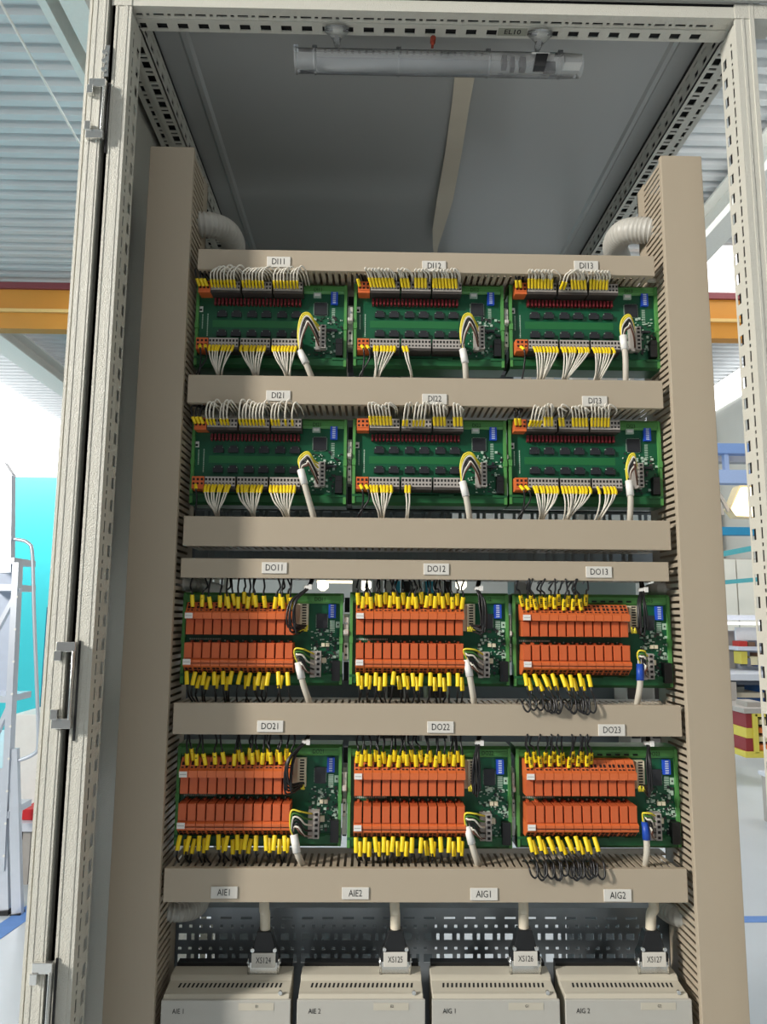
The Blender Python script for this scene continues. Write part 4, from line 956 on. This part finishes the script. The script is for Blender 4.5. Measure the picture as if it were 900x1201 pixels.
t = thing('tool_cabinet', 'red and yellow striped tool cabinet with a grey top on the floor', 'cabinet', (at(890, 880, Yt).x, Yt+.3, 0))
def tc(name, m, u0, v0, u1, v1, Y, D): wb(name, m, u0, v0, u1, v1, Y, D, t)
tc('top', M['tgrey'], 873, 831, 915, 837, Yt, .6)
for k, (v0, v1, m_) in enumerate(((837, 854, 'crate_maroon'), (854, 866, 'box_yellow'), (866, 882, 'crate_maroon'))):
    tc('side_stripe', MATS[m_], 876, v0, 886, v1, Yt+.02, .5)
tc('frame', MATS['box_yellow'], 886, 837, 915, 841, Yt, .5); tc('frame', MATS['box_yellow'], 886, 837, 889, 884, Yt, .5)
tc('back', M['black'], 889, 841, 915, 884, Yt+.2, .02); tc('base', MATS['box_yellow'], 875, 882, 915, 889, Yt, .5)
for k in range(4): tc('drawer', MATS['box_orange'] if k % 2 else MATS['box_cream'], 891, 844+k*10, 915, 850+k*10, Yt+.05, .1)
hbox('machine_head', M['tgrey'], 877, 823, 893, 831, Yt+.1, .2, 'grey machine head on top of the striped tool cabinet', 'machine')
# table corner at the right edge
Yk = 3.9
zk = at(889, 903, Yk+.7).z; tx = at(889, 903, Yk+.7).x
t = thing('side_table', 'light grey table whose corner shows at the right edge', 'table', (tx+.4, Yk+.3, 0))
mb = LB(); mb.box(tx, tx+.9, Yk, Yk+.7, zk-.03, zk); mb.build('tabletop', bw, t, bevel=.006)
for dx in (.02, .84):
    for dy in (.02, .64):
        mb = LB(); mb.box(tx+dx, tx+dx+.05, Yk+dy, Yk+dy+.05, 0, zk-.03); mb.build('leg', M['tgrey'], t)
# floor tapes
bt = mat('floor_tape_blue', (98, 140, 205), .6, noise=.15, scale=20)
for (p, q, lab) in (((800, 1079), (960, 1078), 'blue floor marking tape at the right of the cabinet'), ((800, 868), (960, 868), 'far blue floor marking tape below the workbench'), ((-40, 1120), (50, 1058), 'blue floor marking tape under the ladder at the left')):
    a = atz(*p, 0); b = atz(*q, 0); d = (b-a).normalized(); n = V((-d.y, d.x, 0))*(.035 if p[0] > 0 else .05)
    mb = MB(); mb.fbox(lambda u, v, w: a+(b-a)*u+n*v+V((0, 0, w)), 0, 1, -1, 1, .0005, .002); tag(mb.build('floor_tape', bt), lab, 'tape')
# --- left side: ladder, benches
al = mat('aluminium', (206, 212, 222), .35, .5, noise=.05); 
YL = 2.95
t = thing('platform_ladder', 'aluminium platform ladder with bent handrail standing at the left', 'ladder', (at(20, 1075, YL).x, YL, 0))
def lad(name, pts_, r=None, w_=.03, h_=.06, m=al, Y2=None):
    mb = LB(); P = [at(p[0], p[1], p[2] if len(p) > 2 else YL) for p in pts_]
    if r: mb.tube(catmull(P, 5), r, 10)
    else: mb.bar(P[0], P[1], w_, h_, up=(0, 1, 0))
    return mb.build(name, m, t)
lad('guard_post', [(8, 672), (9, 556)], w_=.06, h_=.045)
lad('post_cap', [(2, 546), (12, 562)], w_=.05, h_=.05)
lad('handrail', [(8, 632), (22, 633), (33, 637), (38, 650), (40, 720), (43, 800), (45, 868), (40, 884), (16, 894)], r=.009)
for (u0, v0, u1, v1, Y) in ((24, 660, 6, 905, YL), (24, 672, 4, 860, YL+.02)):
    pass
rail = lad('front_rail', [(21, 660), (4, 1020)], w_=.03, h_=.05)
lad('rear_leg', [(16, 878), (21, 1078)], w_=.045, h_=.03)
lad('rear_leg', [(3, 900), (6, 1072)], w_=.045, h_=.03)
lad('foot', [(20, 1070), (21, 1080)], w_=.05, h_=.05, m=M['black']); lad('foot', [(6, 1066), (6, 1075)], w_=.05, h_=.05, m=M['black'])
for v in (657, 688, 818, 952): 
    mb = LB(); a = at(-25, v, YL+.02); b = at(21 if v < 700 else 15, v, YL+.02); mb.box(a.x, b.x, YL-.02, YL+.22, a.z-.02, a.z+.012); mb.build('tread' if v > 660 else 'platform', al, t)
for (p, q) in (((23, 690), (-4, 740)), ((14, 822), (-6, 866)), ((10, 955), (-8, 990))): lad('brace', [p, q], w_=.02, h_=.03)
mb = LB(); a = at(-30, 818, YL+.2); b = at(17, 662, YL+.2); mb.box(a.x, b.x, YL+.22, YL+.225, a.z, b.z); mb.build('side_sheet', mat('ladder_sheet', (188, 198, 216), .45, .2), t)
for k in range(9):
    mb = LB(); c = at(19.5-k*1.9, 700+k*38, YL-.028); mb.disc(c, .006, .003, 'y', 8); mb.build('rivet', M['white'], t)
# white cabinet and bench behind the ladder
bx = at(0, 966, 3.3).x; bz = at(30, 966, 3.3).z
t = thing('bench', 'low pale grey bench behind the ladder at the left', 'bench', (bx+.15, 3.6, 0))
def lb2(name, m, *b): mb = LB(); mb.box(*b); mb.build(name, m, t)
lb2('tabletop', bw, bx-.3, bx+.55, 3.3, 4.0, bz-.04, bz)
for dx in (.13, .5):
    for y_ in (3.33, 3.92): lb2('leg', M['tgrey'], bx+dx-.02, bx+dx+.02, y_, y_+.04, 0, bz-.04)
lb2('back_panel', mat('bench_brown', (80, 76, 74), .6), bx-.3, bx+.55, 3.97, 4.0, .03, bz-.04)
lb2('lower_shelf', M['tgrey'], bx-.3, bx+.55, 3.45, 3.9, .04, .06)
a = at(14, 838, 3.62); b = at(62, 838, 3.62)
mb = MB(); mb.box(a.x, b.x, 3.62, 3.98, bz+.001, a.z); tag(mb.build('white_cabinet', M['white'], bevel=.006), 'white box cabinet standing on the bench behind the ladder', 'cabinet')
a = at(26, 951, 3.36); b = at(48, 951, 3.36)
mb = MB(); mb.box(a.x, b.x, 3.36, 3.55, bz+.001, bz+.06); tag(mb.build('small_case', mat('case_red', (200, 24, 34), .45), bevel=.004), 'small red case on the bench behind the ladder', 'case')
for k, (u, v0) in enumerate(((52, 712), (57, 690))):
    hbox('teal_post', mat('post_teal', (20, 120, 150), .5), u, v0, u+2.5, 950-6*k, 5.0+.2*k, .04, ['dark teal post left of the cabinet, shorter', 'dark teal post left of the cabinet, taller'][k], 'post')
# lamp seen through the cabinet, over the far hall
a = at(372, 680, 7); b = at(432, 672, 7)
t = thing('hall_lamp', 'long warm hall lamp seen through the cabinet above module DO11', 'lamp', ((a.x+b.x)/2, 7, a.z-.03))
mb = LB(); mb.box(a.x, b.x, 7, 7.1, a.z-.03, a.z+.02); mb.build('diffuser', mat('warm_tube', (255, 236, 190), .5, emit=2.5, noise=0), t)
mb = LB(); mb.box(a.x, b.x, 7, 7.12, a.z+.02, a.z+.06); mb.build('housing', M['white'], t)
mb = LB(); mb.tube([((a.x+b.x)/2, 7.06, a.z+.06), ((a.x+b.x)/2, 7.06, 6.62)], .01, 6); mb.build('suspension_rod', M['tgrey'], t)
for k, (u, v) in enumerate(((379, 686), (429, 686), (541, 685))):
    c = at(u, v, 6.8)
    t = thing('spot_lamp', ['round bright lamp seen through the gap above module DO11', 'round bright lamp seen through the gap above the left of module DO12', 'round bright lamp seen through the gap above the right of module DO12'][k], 'lamp', c)
    mb = LB(); mb.tube([c+V((0, 0, -.06)), c+V((0, 0, -.03)), c+V((0, 0, .03)), c+V((0, 0, .06))], [.02, .055, .055, .02], 14); mb.build('bulb', mat('warm_bulb', (255, 244, 214), .5, emit=3, noise=0), t)
    mb = LB(); mb.tube([c+V((0, 0, .06)), V((c.x, c.y, 6.62))], .008, 6); mb.build('suspension_rod', M['tgrey'], t)
